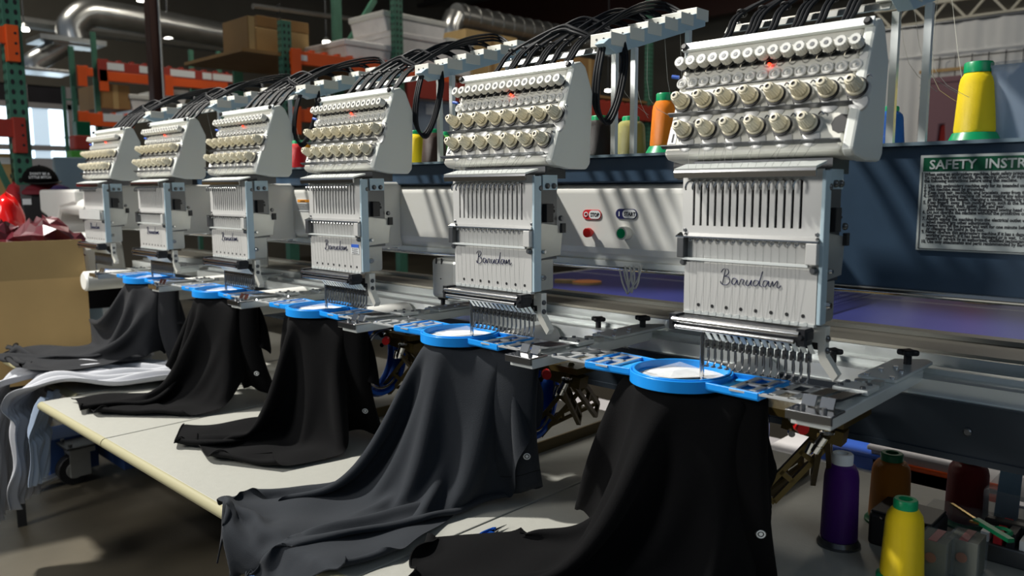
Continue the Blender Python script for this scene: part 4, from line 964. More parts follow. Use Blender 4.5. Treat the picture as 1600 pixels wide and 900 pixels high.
# ================================================================ THREAD STANDS (rack, poles, tubes)
def stand(k,label):
    o=-.5*k; T=thing('thread_stand',label,'thread stand',(-.25+.5+o,.3,Zs),'thread stands over the heads')
    X=.25+o
    # rail with tube holes
    b=MB().prism([(.165,1.498),(.192,1.506),(.192,1.503),(.167,1.495),(.160,1.487),(.157,1.488)],'x',o-.028,o+.222); b.build('tube_rail',M['galv'],T)
    b=MB()
    for x in (-.015,.205): screw(b,(x+o,.178,1.503),(0,-.3,1),.004,.003)
    b.build('rail_bolt',M['chrome'],T,smooth=True,stuff=True)
    # sloping comb bar running back
    p0=Vector((X-.002,.17,1.487)); p1=Vector((X-.002,.470,1.583))
    MB().prism([(.135,1.498),(.172,1.484),(.476,1.574),(.476,1.590),(.460,1.600),(.15,1.508)],'x',X-.022,X).build('comb_bar',M['bluegrey'],T,bevel=.001)  # shade of the right face is painted in as blue-grey
    for i in range(6):
        y=.155+.057*i; z=1.502+.0172*i
        bl=MB().box((X-.046,y,z-.004),(X+.001,y+.046,z+.0185)).build('guide_block',M['cream'],T,bevel=.001)
        b=MB()
        for dx in (.014,.030): b.lathe((X-.046+dx,y-.0002,z+.008),(0,-1,0),[(0,.0022),(.0004,.0022)],8)
        b.build('eyelet_hole',M['black'],bl,stuff=True)
    MB().box((X-.05,.165,1.494),(X-.02,.20,1.508)).build('end_link',M['cream'],T)
    for (x,y,zt_,m) in ((X-.040,.222,1.475,'alu'),(X+.004,.222,1.48,'alu'),(X+.004,.405,1.535,'alu'))[:2 if k==0 else 3]:
        yy=y
        MB().box((x-.005,yy-.005,Zs),(x+.005,yy+.005,zt_+.02)).build('pole',M['alu'],T)
    # tubes: pairs leave the box top, arc over the rail and run back to the guide blocks
    rr=random.Random(5+k); n=0
    for g in range(6):
        for j in range(3 if g%2 else 2):
            x=-.008+.036*g+.006*j+o
            a=Vector((x,.100,1.452)); 
            c=Vector((x+.002,.125,1.478)); d_=Vector((x+.004+.001*j,.165,1.518)); i=g if g<6 else 5
            y=.155+.057*i; z=1.502+.0172*i
            e_=Vector((x+.45*(X-.03-x),.19+.10*(i/5),1.548+.006*j+.006*i)); f2=Vector((X-.046,y+.025,z+.010+.004*j))
            mid=f2+Vector((-.05,-.01,.022+.003*j))
            pts=[a,c,d_,e_,mid,f2]
            MB().tube(pts,.0031,8,5).build('thread_tube',M['tube'],T,smooth=True); n+=1
        tb_=MB().ring((-.003+.036*g+o,.165,1.516),(0,.6,.8),.0075,.0015,12,5); tb_.build('cable_tie',M['black'],T,smooth=True)
    if k in (1,2,3):
        for j in range(3):
            x=.222+o+.006*j
            MB().tube([(x-.01,.17,1.50+.003*j),(x+.006,.15,1.497),(x+.012,.128,1.44),(x+.016,.122,1.395-.006*j),(x+.028,.135,1.365-.004*j),(x+.034,.16,1.40),(x+.030,.185,1.47),(x+.01,.20,1.515)],.0031,8,5).build('thread_tube',M['tube'],T,smooth=True)
    # fine threads from blocks down to the cones
    b=MB(); 
    for i in range(5):
        y=.20+.057*i; z=1.50+.0172*i; b.tube([(X-.03,y,z),(X-.028+rr.uniform(-.01,.02),y+.02,1.42),(X-.02+rr.uniform(-.02,.05),y+.05,1.38)],.0004,3,3)
    b.build('hanging_thread',M['threadw'],T,stuff=True)
sl_=['thread stand with black tubes over the nearest head, cut by the top edge','thread stand with black tubes and stepped white blocks over the second head','thread stand and tubes over the third head','thread stand and tubes over the fourth head','thread stand and tubes over the fifth head','thread stand over the farthest head at the left']
for k in range(6): stand(k,sl_[k])

# ================================================================ LEFT FOREGROUND / MIDDLE
# cardboard box
def vthing(name,label,cat,p,group=None): return thing(name,label,cat,(0,0,0),group)
def settle(T,p,turn=0): T.location=p; T.rotation_euler=(0,0,facing(p)+turn)
T=vthing('cardboard_box','large open cardboard box at the left full of red and maroon bags','box',None)
pb=atd(128,374,2.95); wb,db=.62,.42; zc=atd(130,433,2.95).z-pb.z; zb_=-.52
def lb(a,b_,nm,m,bev=0): return MB().box(a,b_).build(nm,m,T,bevel=bev)
lb((-wb,0,zb_),(0.008,.006,zc),'box_wall',M['card']); lb((0,.006,zb_),(.006,db,zc),'box_wall',M['card']); lb((-wb,db,zb_),(0,db+.006,zc),'box_wall',M['card']); lb((-wb-.006,.006,zb_),(-wb,db,zc),'box_wall',M['card'])
MB().add([(-wb,0,zc),(.008,0,zc),(-.002,-.006,0),(-wb,-.006,0),(-wb,.005,zc),(.008,.005,zc),(-.002,-.001,0),(-wb,-.001,0)],[(0,1,2,3),(7,6,5,4),(0,4,5,1),(1,5,6,2),(2,6,7,3),(3,7,4,0)]).build('box_flap',mat('cardboard_inner',(.34,.235,.10),.8,noise=.1,nscale=6),T)
lb((-wb,0,zb_-.004),(0,db,zb_),'box_floor',M['card'])
settle(T,pb,.10)
T=vthing('box_stand','black trolley under the cardboard box','trolley',None)
MB().box((-wb,.02,zb_-.05),(-.01,db,zb_-.004)).build('platform',M['black'],T)
for x in (-wb+.03,-.26):
    for y in (.05,db-.05): MB().box((x-.015,y-.015,-pb.z),(x+.015,y+.015,zb_-.05)).build('leg',M['black'],T)
settle(T,pb,.10)
def crumple(name,label,cat,c,rx,ry,rz,mt,seed,n=12,group=None,j=.35,sub=1):
    rg=np.random.RandomState(seed); b=MB(); vs=[];fs=[]
    for i in range(n+1):
        th=math.pi*.55*i/n
        for k in range(2*n):
            ph=math.pi*k/n; r=1+j*(rg.rand()-.5); vs.append((rx*math.sin(th)*math.cos(ph)*r,ry*math.sin(th)*math.sin(ph)*r,rz*math.cos(th)*(1+j*(rg.rand()-.5))))
    for i in range(n):
        for k in range(2*n): k2=(k+1)%(2*n); fs.append((i*2*n+k,i*2*n+k2,(i+1)*2*n+k2,(i+1)*2*n+k))
    b.add(vs,fs); o=b.build(name,mt,None,smooth=('all' if sub else False),sub=sub); tag(o,label,cat,group)
    o.location=c; o.rotation_euler=(0,0,facing(c)); return o
crumple('maroon_bag','crumpled maroon plastic bag filling the right of the cardboard box','bag',atd(70,392,3.12),.13,.12,.12,M['maroonfilm'],3,8,'bags in the cardboard box',.45,0)
crumple('red_bag','glossy bright red plastic bag at the left of the cardboard box','bag',atd(12,350,3.20),.065,.07,.115,M['redfilm'],8,7,'bags in the cardboard box',.35,1)
crumple('maroon_bag','dark maroon plastic bag in front of the red bag','bag',atd(5,395,3.06),.10,.06,.11,M['maroonfilm'],5,7,'bags in the cardboard box',.5,0)
# things standing behind the box, about four metres away
D=4.0; px=D/1240
T=vthing('black_bag','black bag with a white label behind the cardboard box','bag',None); pg=atd(35,345,D)
MB().box((0,0,-.35),(37*px,.15,50*px)).build('bag_body',M['black'],T,bevel=.012,seg=3)
MB().box((2*px,-.003,25*px),(14*px,0,34*px)).build('label_patch',M['paper'],T)
MB().box((0,-.002,34*px),(15*px,.001,56*px)).build('strap',mat('grey_strap',(.09,.09,.09),.7),T)
settle(T,pg)
crumple('red_jacket','bright red and maroon cloth heaped left of the black bag','cloth',atd(24,320,D+.05),.05,.06,.11,mat('red_jacket_cloth',(.40,.015,.02),.8),4,8,None,.25,1)
crumple('maroon_jacket','maroon cloth lying under the black cap','cloth',atd(72,301,D+.06),.125,.07,.05,M['maroon'],9,9,None,.25,1)
crumple('purple_cloth','small dark purple cloth draped at the right of the black cap','cloth',atd(94,296,D-.08),.045,.03,.022,mat('purple_cloth',(.03,.015,.08),.8),2,7,None,.3,1)
T=vthing('baseball_cap','black cap with white lettering resting on the maroon cloth','cap',None); r=25.5*px
pr=[(math.cos(a),math.sin(a)) for a in [math.pi/2*i/8 for i in range(9)]]
MB().lathe((0,0,0),(0,0,1),[(s_*r,max(.002,c_*r)) for c_,s_ in pr],28).build('crown',M['blackcloth'],T,smooth='all')
MB().lathe((0,0,r*.985),(0,0,1),[(0,.006),(.004,.004)],10).build('top_button',M['blackcloth'],T)
MB().lathe((.012,-.035,-.004),(0,-.12,1),[(0,r*1.0),(.005,r*1.02)],28,sy=1.0).build('brim',M['black'],T,smooth=True)
for t,zz in (("DON'T BE A",.033),('LITTLE BITCH',.016)):
    text(t,.0165,(0,-r*1.0,zz),M['paper'],T,'lettering',align='CENTER',bold=.0003,rot=(math.radians(82),0,0),sx=.95)
settle(T,atd(63,284,D))
# caster and blue cabinet frame
cp=at(128,752,'z',0.0); k_=.92
cx_,cy_=-3.0+.0,.05
T=thing('caster_frame','blue machine frame foot with a swivel caster under the table','caster',(cp.x,cp.y,0))
z1=at(125,690,'x',cp.x).z
MB().box((cp.x-.07,cp.y-.07,z1-.01),(cp.x+.07,cp.y+.07,z1)).build('top_plate',M['dsteel'],T,bevel=.002)
b=MB()
for dx in (-.05,.05):
    for dy in (-.05,.05): b.cyl((cp.x+dx,cp.y+dy,z1),(cp.x+dx,cp.y+dy,z1+.012),.008)
b.build('bolt',M['dsteel'],T,smooth=True,stuff=True)
MB().box((cp.x-.30,cp.y-.10,z1-.15),(cp.x-.075,cp.y+.10,z1+.01)).build('frame_foot',M['bluecab'],T,bevel=.004)
MB().box((cp.x-.20,cp.y+.12,z1-.12),(cp.x+.16,cp.y+.55,z1+.05)).build('frame_beam',M['bluecab'],T,bevel=.004)
b=MB().box((cp.x-.035,cp.y-.05,z1-.14),(cp.x-.028,cp.y+.03,z1-.03)); b.box((cp.x+.028,cp.y-.05,z1-.14),(cp.x+.035,cp.y+.03,z1-.03)); b.box((cp.x-.04,cp.y-.05,z1-.04),(cp.x+.04,cp.y+.05,z1-.02)); b.build('fork',M['galv'],T)
MB().cyl((cp.x-.024,cp.y-.03,.065),(cp.x+.024,cp.y-.03,.065),.065,n=28).build('wheel',M['black'],T,smooth=True,bevel=.004)
b=MB().cyl((cp.x+.024,cp.y-.03,.065),(cp.x+.030,cp.y-.03,.065),.035,n=20); b.build('hub',M['galv'],T,smooth=True)
MB().bar((cp.x-.02,cp.y-.05,.05),(cp.x-.02,cp.y-.16,.03),.05,.012).build('brake_pedal',M['galv'],T)
# chair-like black thing behind the shirts at left
crumple('black_jacket','black rounded bag behind the far dark grey shirt','bag',(at(135,485,'y',.3).x,.35,.72),.16,.12,.20,M['blackcloth'],12,9,None,.05,1)

# ================================================================ BACKGROUND
def post(name,label,x,y,z0,z1,w_=.076,holes=True,hx=None,zr=(0,9)):
    T=thing(name,label,'rack post',(x,y,0),'green rack uprights')
    # open C section facing the aisle
    MB().box((x-(.065 if holes else .03),y-w_/2,z0),(x,y+w_/2,z1)).build('upright_channel',M['upright'],T,bevel=.003)
    if holes:
        b=MB(); z=max(z0,zr[0])
        while z<min(z1,zr[1]):
            for s in (-1,1): b.prism([(y+s*.019+.009*math.cos(a),z+.012*math.sin(a)*1.2) for a in [2*math.pi*i/8 for i in range(8)]],'x',x-.001,x+.0012)
            z+=.05
        b.build('keyhole',M['black'],T,stuff=True)
    return T
def holes_front(T,x,y,zr,w_):
    b=MB(); z=zr[0]
    while z<zr[1]:
        for s in (-1,1): b.prism([(x-.0325+s*.017+.008*math.cos(a),z+.012*math.sin(a)) for a in [2*math.pi*i/8 for i in range(8)]],'y',y-w_/2-.0012,y-w_/2+.001)
        z+=.05
    b.build('keyhole',M['black'],T,stuff=True)
q=at(28,150,'x',-4.1)
T=post('rack_upright','perforated green rack upright at the far left, nearest of the uprights',-4.1,q.y,0,3.2,.085,zr=(1.2,2.4)); holes_front(T,-4.1,q.y,(1.2,2.4),.085)
for v0,v1,l in ((42,68,'upper red rack beam at the left edge with a white label'),(186,214,'lower red rack beam at the left edge')):
    za=at(5,v0,'x',-4.08).z; zb2=at(5,v1,'x',-4.08).z; T=thing('rack_beam',l,'rack beam',(-4.08,q.y-1,zb2),'rack beams')
    MB().box((-4.10,q.y-2.5,zb2),(-4.06,q.y-.02,za)).build('beam',M['redbeam'] if v0>100 else M['orange'],T,bevel=.003)
    MB().box((-4.095,q.y-.045,za-.17),(-4.045,q.y+.012,za+.01)).build('beam_connector',M['redbeam'] if v0>100 else M['orange'],T,bevel=.003)
    b=MB()
    for i in range(3): b.lathe((-4.045,q.y-.005,za-.03-.05*i),(1,0,0),[(0,.007),(.001,.007)],8)
    b.build('rivet',M['black'],T,stuff=True)
    if v0<100: MB().box((-4.059,q.y-.25,zb2+.02),(-4.0585,q.y-.075,za-.01)).build('label',M['paper'],T)
a=at(8,240,'x',-4.3); bb_=MB().box((-4.6,a.y-.2,.9),(-4.3,at(26,300,'x',-4.3).y,a.z)); T0=bb_.build('printed_carton',M['card'],None,bevel=.004); tag(T0,'brown carton with a blue round logo on the left rack','carton')
MB().box((-4.2995,a.y-.03,a.z-.055),(-4.298,a.y+.07,a.z-.02)).build('label',M['paper'],T0)
MB().lathe((-4.298,a.y+.055,a.z-.055),(1,0,0),[(0,.022),(.001,.022)],16).build('round_logo',M['blueplastic'],T0)
b=MB()
for i in range(4): b.box((-4.2995,a.y+.015,a.z-.13-.05*i),(-4.298,a.y+.06,a.z-.108-.05*i))
b.build('printing',M['blackink'],T0,stuff=True)
b=MB(); b.bar((-4.1,q.y+.0,1.05),(-4.1,q.y-.16,1.50),.02,.03); tag(b.build('rack_brace',M['upright'],None),'diagonal green brace beside the left rack upright','brace')
# grey board behind the cap
a=at(48,247,'x',-5.2);c2=at(102,335,'x',-5.2); tag(MB().box((-5.22,a.y,0),(-5.18,c2.y,a.z)).build('grey_board',M['greycard'],None),'pale grey board standing behind the black cap','board')

# rack A, beams along y at x=-5
XA=-5.0
def Xp(x,u,v): return at(u,v,'x',x)
for u,l,x in ((448,'green upright carrying the bright orange beam',-5),(624,'green upright in front of the white totes',-4.93),(1018,'far green upright above the orange cone',-5)):
    p=Xp(x,u,60); T=post('rack_upright',l,x,p.y,0,3.6 if u!=448 else Xp(x,448,32).z,.085,zr=(1.5,3.6)); holes_front(T,x,p.y,(1.5,3.5),.085)
p=Xp(-5.8,528,50); T=post('rack_upright','slender green upright with a diagonal brace left of the totes',-5.8,p.y,0,4.0,.10,holes=False)
MB().bar((-5.8,p.y,Xp(-5.8,528,92).z),(-5.8,Xp(-5.8,585,0).y,Xp(-5.8,585,0).z),.04,.05).build('diagonal_brace',M['upright'],T)
MB().box((-5.80,p.y-.06,Xp(-5.8,528,80).z),(-5.78,p.y+.06,Xp(-5.8,528,70).z)).build('splice_plate',M['galv'],T)
p=Xp(-6.2,371,80); post('rack_upright','dark green upright at the left end of the dark cartons',-6.2,p.y,0,Xp(-6.2,371,55).z,.09,holes=False)
def beam(x,u0,u1,vt,vb,m,l,steps=True,ul=None):
    a=Xp(x,u0,vt); c=Xp(x,u1,vt); z0=Xp(x,u0,vb).z
    T=thing('rack_beam',l,'rack beam',(x,a.y,z0),'rack beams'); MB().box((x,a.y,z0),(x+.05,c.y,a.z)).build('beam',M[m],T,bevel=.003)
    b=MB(); y=a.y+.05; n=0
    while y<c.y-.03 and n<40: b.box((x-.02,y,a.z),(x+.045,y+.03,a.z+.018)); y+=.12; n+=1
    b.build('deck_wire_end',M[m],T,stuff=True)
    MB().box((x+.045,a.y-.02,z0-.10),(x+.07,a.y+.06,a.z+.01)).build('beam_connector',M[m],T,bevel=.002)
    if ul: MB().box((x+.051,Xp(x,ul[0],80).y,z0+.03),(x+.053,Xp(x,ul[1],80).y,a.z-.03)).build('label',M['paper'],T)
    return T
beam(XA,452,700,79,100,'orange','bright orange rack beam with a white label at top centre',ul=(453,474))
beam(XA,452,600,170,190,'orange','lower orange rack beam behind the fourth head')
beam(XA,632,1062,121,152,'redbeam','long red rack beam running behind the second head')
tag(MB().box((-6.0,1.98,2.27),(XA-.02,8.6,2.295)).build('rack_shelf',M['carddark'],None),'upper shelf board of the right rack carrying totes and cartons','shelf')
tag(MB().box((-6.0,2.3,1.40),(XA-.02,8.6,1.43)).build('rack_shelf',M['carddark'],None),'lower shelf board of the right rack behind the spools','shelf')
# cartons on rack A
def ybox(x,u0,u1,vt,vb,d,m,nm,l,cat,lid=None):
    a=Xp(x,u0,vt); c=Xp(x,u1,vt); zb3=Xp(x,(u0+u1)/2,vb).z; zt3=Xp(x,(u0+u1)/2,vt).z
    T=thing(nm,l,cat,(x-d/2,a.y,zb3)); 
    t=.03
    if x>-6.3 and vt<115 and vb>60 and x>-6.3: zb3=2.296
    elif x>-6.3 and vb>150: zb3=1.431
    if lid:
        pts=[(a.y+.03,zb3),(c.y-.03,zb3),(c.y,zt3-.05),(a.y,zt3-.05)]
        MB().prism(pts,'x',x-d,x).build('tub',M[m],T,bevel=.01)
        MB().box((x-d-.01,a.y-.015,zt3-.05),(x+.012,c.y+.015,zt3)).build('lid',M[lid],T,bevel=.01)
    else:
        MB().box((x-d,a.y,zb3),(x,c.y,zt3)).build('carton_body',M[m],T,bevel=.004)
        MB().box((x+.0005,(a.y+c.y)/2-.025,zb3),(x+.002,(a.y+c.y)/2+.025,zt3)).build('tape',M['carddark'] if m=='card' else M['card'],T)
    return T
ybox(-5.6,400,482,48,78,.5,'card','carton','brown cardboard cartons side by side left of the orange beam','carton')
ybox(-5.62,402,482,30,47,.5,'carddark','carton','darker carton stacked on the brown one above the orange beam','carton')
ybox(-5.1,386,398,25,82,.4,'carddark','carton','dark narrow carton at the left of the brown cartons','carton')
ybox(XA-.02,612,700,55,107,.6,'tote','storage_tote','large cloudy storage tote behind the green upright','tote','tote')
ybox(XA-.03,600,696,25,56,.5,'tote','storage_tote','white lidded tote on top of the stack','tote','white')
ybox(XA-.0,540,612,66,105,.6,'tote','storage_tote','cloudy tote with a sloping lid left of the green upright','tote','tote')
ybox(XA,700,738,62,110,.5,'tote','storage_tote','smaller cloudy tote right of the big tote','tote','white')
ybox(XA-.1,728,808,52,112,.5,'card','carton','tan carton behind the totes with a red label','carton')
ybox(XA-.05,640,704,150,205,.5,'clearbin','storage_tote','clear grey tote with a paper label on the lower shelf','tote','tote')
a=Xp(XA,670,162);c2=Xp(XA,692,180); tag(MB().box((XA-.045,a.y,c2.z),(XA-.04,c2.y,a.z)).build('paper_label',M['paper'],None),'white paper label on the clear grey tote','label')
ybox(XA-.3,905,938,92,142,.4,'carddark','carton','brown carton far behind the hanging tube loop','carton')
for i,(u0,u1,v0,v1,l) in enumerate(((930,1012,175,232,'pale grey tote under the red beam, right of the second head'),(1015,1060,180,236,'dim carton under the red beam behind the orange cone'))):
    ybox(XA-.4,u0,u1,v0,v1,.5,['greycard','carddark'][i],'stored_box',l,'box')
# rack B farther left
XB=-7.5
for u,l,vt in ((113,'slim green upright left of the brown column',72),(149,'dark green upright at the end of the labelled beam',50),(300,'dark green upright right of the brown column',78),(343,'thin dark upright behind the tube racks',80)):
    p=Xp(XB,u,100); T=post('rack_upright',l,XB,p.y,0,Xp(XB,u,vt).z,.045,holes=False)
T=beam(XB,152,366,95,111,'redbeam','long red and white labelled beam at the upper left')
for (u0,u1) in ((157,190),(214,232),(262,300),(312,326),(328,358)):
    MB().box((XB+.051,Xp(XB,u0,100).y,Xp(XB,160,109).z),(XB+.053,Xp(XB,u1,100).y,Xp(XB,160,98).z)).build('label',M['paper'],T)
orl=mat('lit_orange_deck',(.95,.16,.01),.5)
T=beam(XB,154,236,111,126,'orange','orange beam under the labelled beam, left of the brown column')
T=beam(XB,256,352,120,134,'orange','orange beam under the labelled beam, right of the brown column')
T=beam(XB,120,142,105,118,'orange','short orange beam left of the labelled beam')
T=beam(XB,122,205,176,196,'orange','low orange beam behind the two farthest heads')
MB().box((XB+.051,Xp(XB,158,180).y,Xp(XB,158,190).z),(XB+.053,Xp(XB,190,180).y,Xp(XB,158,178).z)).build('label',M['paper'],T)
ybox(XB,156,202,132,170,.6,'carddark','carton','dark carton with a pale label left of the brown column','carton')
a=Xp(XB+.01,170,140); MB
ybox(XB,203,236,148,188,.6,'tote','storage_tote','pale tote left of the brown column','tote','white')
ybox(XB,256,292,140,162,.6,'tote','stored_bag','white bags heaped right of the brown column','bag','white')
# brown column
p=at(242,80,'x',-6.6); T=thing('steel_column','dark brown square steel column with a pale conduit','column',(p.x,p.y,0))
MB().box((p.x-.06,p.y-.05,0),(p.x+.05,p.y+.045,5.9)).build('column_shaft',M['brown'],T,bevel=.004)
MB().cyl((p.x+.06,p.y+.03,0),(p.x+.06,p.y+.03,5.9),.010).build('conduit',M['galv'],T,smooth=True)
# wire racks in front of the window
T=thing('wire_stand','black wire stand in front of the window at the left','stand',(-6.5,.9,0))
for u in (103,118):
    p=at(u,200,'x',-6.5); MB().box((-6.51,p.y-.012,0),(-6.49,p.y+.012,at(u,135,'x',-6.5).z)).build('stand_post',M['upright'],T)
for v in (155,215,232): 
    a=at(100,v,'x',-6.5);c2=at(122,v,'x',-6.5); MB().box((-6.505,a.y,a.z-.006),(-6.495,c2.y,a.z+.006)).build('stand_rail',M['upright'],T)
p=at(131,200,'x',-6.0); MB().box((-6.15,p.y-.1,1.0),(-5.95,p.y+.1,1.0)); tag(MB().box((-6.1,p.y-.05,p.z-.06),(-6.0,p.y+.05,p.z+.05)).build('green_crate',M['dgreen'],None,bevel=.005),'dark green crate behind the farthest head','crate')
for (u,v,m,l,nm) in ((131,222,'redbeam','red carton seen left of the farthest head','carton'),(127,246,'lime','green bag seen left of the farthest head','bag')):
    p=at(u,v,'x',-4.6); tag(MB().box((-4.7,p.y-.05,p.z-.045),(-4.6,p.y+.05,p.z+.04)).build(nm,Y_['lime'] if m=='lime' else M[m],None,bevel=.008),l,nm)
p=at(117,268,'x',-4.3); tag(MB().box((-4.35,p.y-.10,0),(-4.3,p.y+.10,p.z+.08)).build('grey_cabinet',M['bluegrey'],None,bevel=.01),'blue grey panel behind the end casting','panel')

# ducts
def duct(pts,r,l,ribs=True,ns=16):
    T=thing('air_duct',l,'duct',pts[0])
    b=MB(); b.tube(pts,r,ns,6); b.build('duct_skin',M['duct'],T,smooth=True)
    if ribs:
        b=MB()
        for i in range(len(pts)-1):
            P0=Vector(pts[i]);P1=Vector(pts[i+1]); L=(P1-P0).length; n=int(L/.16)
            for k in range(n):
                c=P0.lerp(P1,(k+.5)/n); b.ring(c,P1-P0,r,.008,16,4)
        b.build('seam_ribs',M['duct'],T,stuff=True)
    return T
xd=-6.5
duct([at(712,25,'x',xd),at(800,44,'x',xd),at(900,62,'x',xd),at(960,72,'x',xd)],.15,'long spiral air duct at top centre right of the totes')
duct([at(706,70,'x',xd),at(704,45,'x',xd),at(712,25,'x',xd)],.13,'short vertical duct elbow right of the white tote',False)
xe=-9
duct([at(115,62,'x',xe),at(112,42,'x',xe),at(135,22,'x',xe),at(170,24,'x',xe),at(232,34,'x',xe),at(385,62,'x',xe)],.155,'silver duct with a big elbow at the top left',False)
T=thing('air_diffuser','square silver diffuser below the big duct elbow','diffuser',at(110,66,'x',xe)); c=at(108,68,'x',xe)
MB().prism([(c.x-.25,c.y-.35),(c.x+.25,c.y-.35),(c.x+.25,c.y+.30),(c.x-.25,c.y+.30)],'z',c.z-.02,c.z+.03).build('diffuser_plate',M['duct'],T)
MB().box((c.x-.15,c.y-.2,c.z-.04),(c.x+.15,c.y+.18,c.z-.02)).build('diffuser_core',M['galv'],T)
duct([at(100,70,'x',xe),at(75,85,'x',xe),at(52,98,'x',xe),at(50,108,'x',xe)],.11,'lower small duct branch at the top left',False)
c=at(66,113,'x',xe); tag(MB().box((c.x-.2,c.y-.24,c.z-.015),(c.x+.2,c.y+.24,c.z+.02)).build('air_diffuser',M['duct'],None,bevel=.004),'small square diffuser under the lower duct branch','diffuser')
duct([at(-20,26,'x',-10),at(90,42,'x',-10),at(230,60,'x',-10),at(385,80,'x',-10)],.07,'thin silver pipe behind the ducts at the left',False,8)
duct([at(395,10,'x',-8),at(560,32,'x',-8),at(640,45,'x',-8)],.035,'thin dark pipe across the roof above the cartons',False,8)
for (u,v,x) in ((38,48,-9.5),(222,2,-8),(263,60,-9),(510,68,-8.5),(950,143,-7.5)):
    p=at(u,v,'x',x); T=thing('high_bay_light','small glowing ceiling lamp '+{38:'at the far left',222:'at the top beside the brown column',263:'just right of the brown column',510:'right of the brown cartons',950:'above the long red beam'}[u],'lamp',p,'ceiling lamps')
    MB().lathe(p,(0,0,1),[(0,.05),(.03,.045)],14).build('lamp_lens',M['lampglow'],T)
    MB().lathe(p+Vector((0,0,.03)),(0,0,1),[(0,.055),(.05,.02)],14).build('lamp_housing',M['galv'],T)
    MB().cyl(p+Vector((0,0,.06)),(p.x,p.y,5.9),.008,n=6).build('hanging_rod',M['dsteel'],T)
# dark red wall band and orange high beam
b=MB().box((-13,11.2,4.1),(7,11.4,5.2)); tag(b.build('roof_girder',M['brown'],None),'dark red girder high on the back wall','girder')
# curtain, grid, pants
yc=7.0
c0=at(1380,50,'y',yc);c1=at(1640,26,'y',yc); cz=at(1390,260,'y',yc).z
T=thing('white_curtain','white cloth backdrop hanging at the upper right','curtain',(c0.x,yc,0))
b=MB(); n=160; vs=[];fs=[]; zt4=c0.z
for i in range(n+1):
    x=c0.x+(2.9)*i/n; w_=.010*math.sin(i*.42)+.005*math.sin(i*1.1+1)
    for j,zz in enumerate((.1,1.4,2.0,zt4-.28,zt4-.25,zt4)): vs.append((x,yc+w_*(1 if j<3 else .4),zz))
for i in range(n):
    for j in range(5): a=i*6+j; fs.append((a,a+6,a+7,a+1))
b.add(vs,fs); b.build('cloth',M['curtain'],T,smooth='all')
b=MB(); b.bar((c0.x,yc-.005,zt4-.26),(c0.x+2.9,yc-.005,zt4-.26),.012,.012); b.build('top_hem',M['curtain'],T)
MB().cyl((c0.x-.05,yc+.01,zt4+.01),(c0.x+3,yc+.01,zt4+.01),.02).build('curtain_rod',M['dsteel'],T,smooth=True)
T=thing('roof_truss','steel joist just above the white backdrop','joist',(c0.x,yc+.6,zt4+.2))
b=MB(); b.bar((c0.x-.3,yc+.6,zt4+.13),(3.5,yc+.6,zt4+.13),.05,.05); b.bar((c0.x-.3,yc+.6,zt4+.33),(3.5,yc+.6,zt4+.33),.05,.05)
b.build('chord',M['beige'],T)
b=MB(); x=c0.x-.3; i=0
while x<3.4: b.bar((x,yc+.6,zt4+(.13 if i%2 else .33)),(x+.17,yc+.6,zt4+(.33 if i%2 else .13)),.02,.02); x+=.17; i+=1
b.build('web',M['beige'],T)
T=thing('wire_grid','black wire grid in front of the white backdrop','grid',(at(1446,95,'y',yc-.05).x,yc-.05,1.2))
g0=at(1444,95,'y',yc-.05);
b=MB()
for i in range(9): b.cyl((g0.x+.13*i,yc-.05,1.2),(g0.x+.13*i,yc-.05,g0.z+.02),.005,n=5)
for i in range(8): b.cyl((g0.x-.02,yc-.05,g0.z-.11*i),(g0.x+1.1,yc-.05,g0.z-.11*i),.005,n=5)
b.build('grid_wire',M['black'],T)
a=at(1446,113,'y',yc-.12);c2=at(1512,106,'y',yc-.12)
T=thing('pants_hanger','wooden hanger clipped to the mauve trousers','hanger',a); MB().box((a.x-.05,yc-.13,a.z-.012),(c2.x,yc-.11,a.z+.018)).build('hanger_bar',M['wood'],T,bevel=.003)
b=MB(); 
for x in (a.x+.02,c2.x-.03): b.box((x,yc-.14,a.z-.05),(x+.015,yc-.11,a.z-.01))
b.build('clip',M['dsteel'],T,stuff=True); MB().tube([((a.x+c2.x)/2,yc-.12,a.z+.018),((a.x+c2.x)/2,yc-.12,a.z+.06),((a.x+c2.x)/2+.03,yc-.12,a.z+.08)],.004,5).build('hook',M['chrome'],T)
t0_=at(1445,123,'y',yc-.12);t1_=at(1507,119,'y',yc-.12); tz=at(1470,195,'y',yc-.12).z
T=thing('mauve_trousers','mauve trousers hanging in front of the white backdrop','trousers',(t0_.x,yc-.12,tz))
b=MB(); ctr=(t0_.x+t1_.x)/2; hw_=(t1_.x-t0_.x)/2
b.prism([(ctr-hw_,t0_.z),(ctr+hw_,t0_.z),(ctr+hw_*1.15,t0_.z-.3),(ctr+hw_*1.05,tz-.75),(ctr+.08,tz-.75),(ctr+.03,tz),(ctr-.01,tz),(ctr-.06,tz-.75),(ctr-hw_*1.15,tz-.75),(ctr-hw_*1.2,t0_.z-.3)],'y',yc-.14,yc-.10)
b.build('legs',M['mauve'],T,bevel=.015,seg=3)
MB().box((ctr-hw_*1.0,yc-.146,t0_.z-.05),(ctr+hw_*1.0,yc-.138,t0_.z)).build('waistband',M['mauve'],T,bevel=.003)
a=at(1540,165,'y',yc-.08); b=MB().prism([(ctr-.03,1.0),(ctr-.03,tz+.02),(ctr+.1,tz+.05),(a.x-.05,a.z+.05),(a.x+.06,a.z+.12),(a.x+.18,1.0)],'y',yc-.09,yc-.06); tag(b.build('red_garment',M['redcloth'],None,bevel=.01),'red garment behind the mauve trousers and yellow cone','garment')
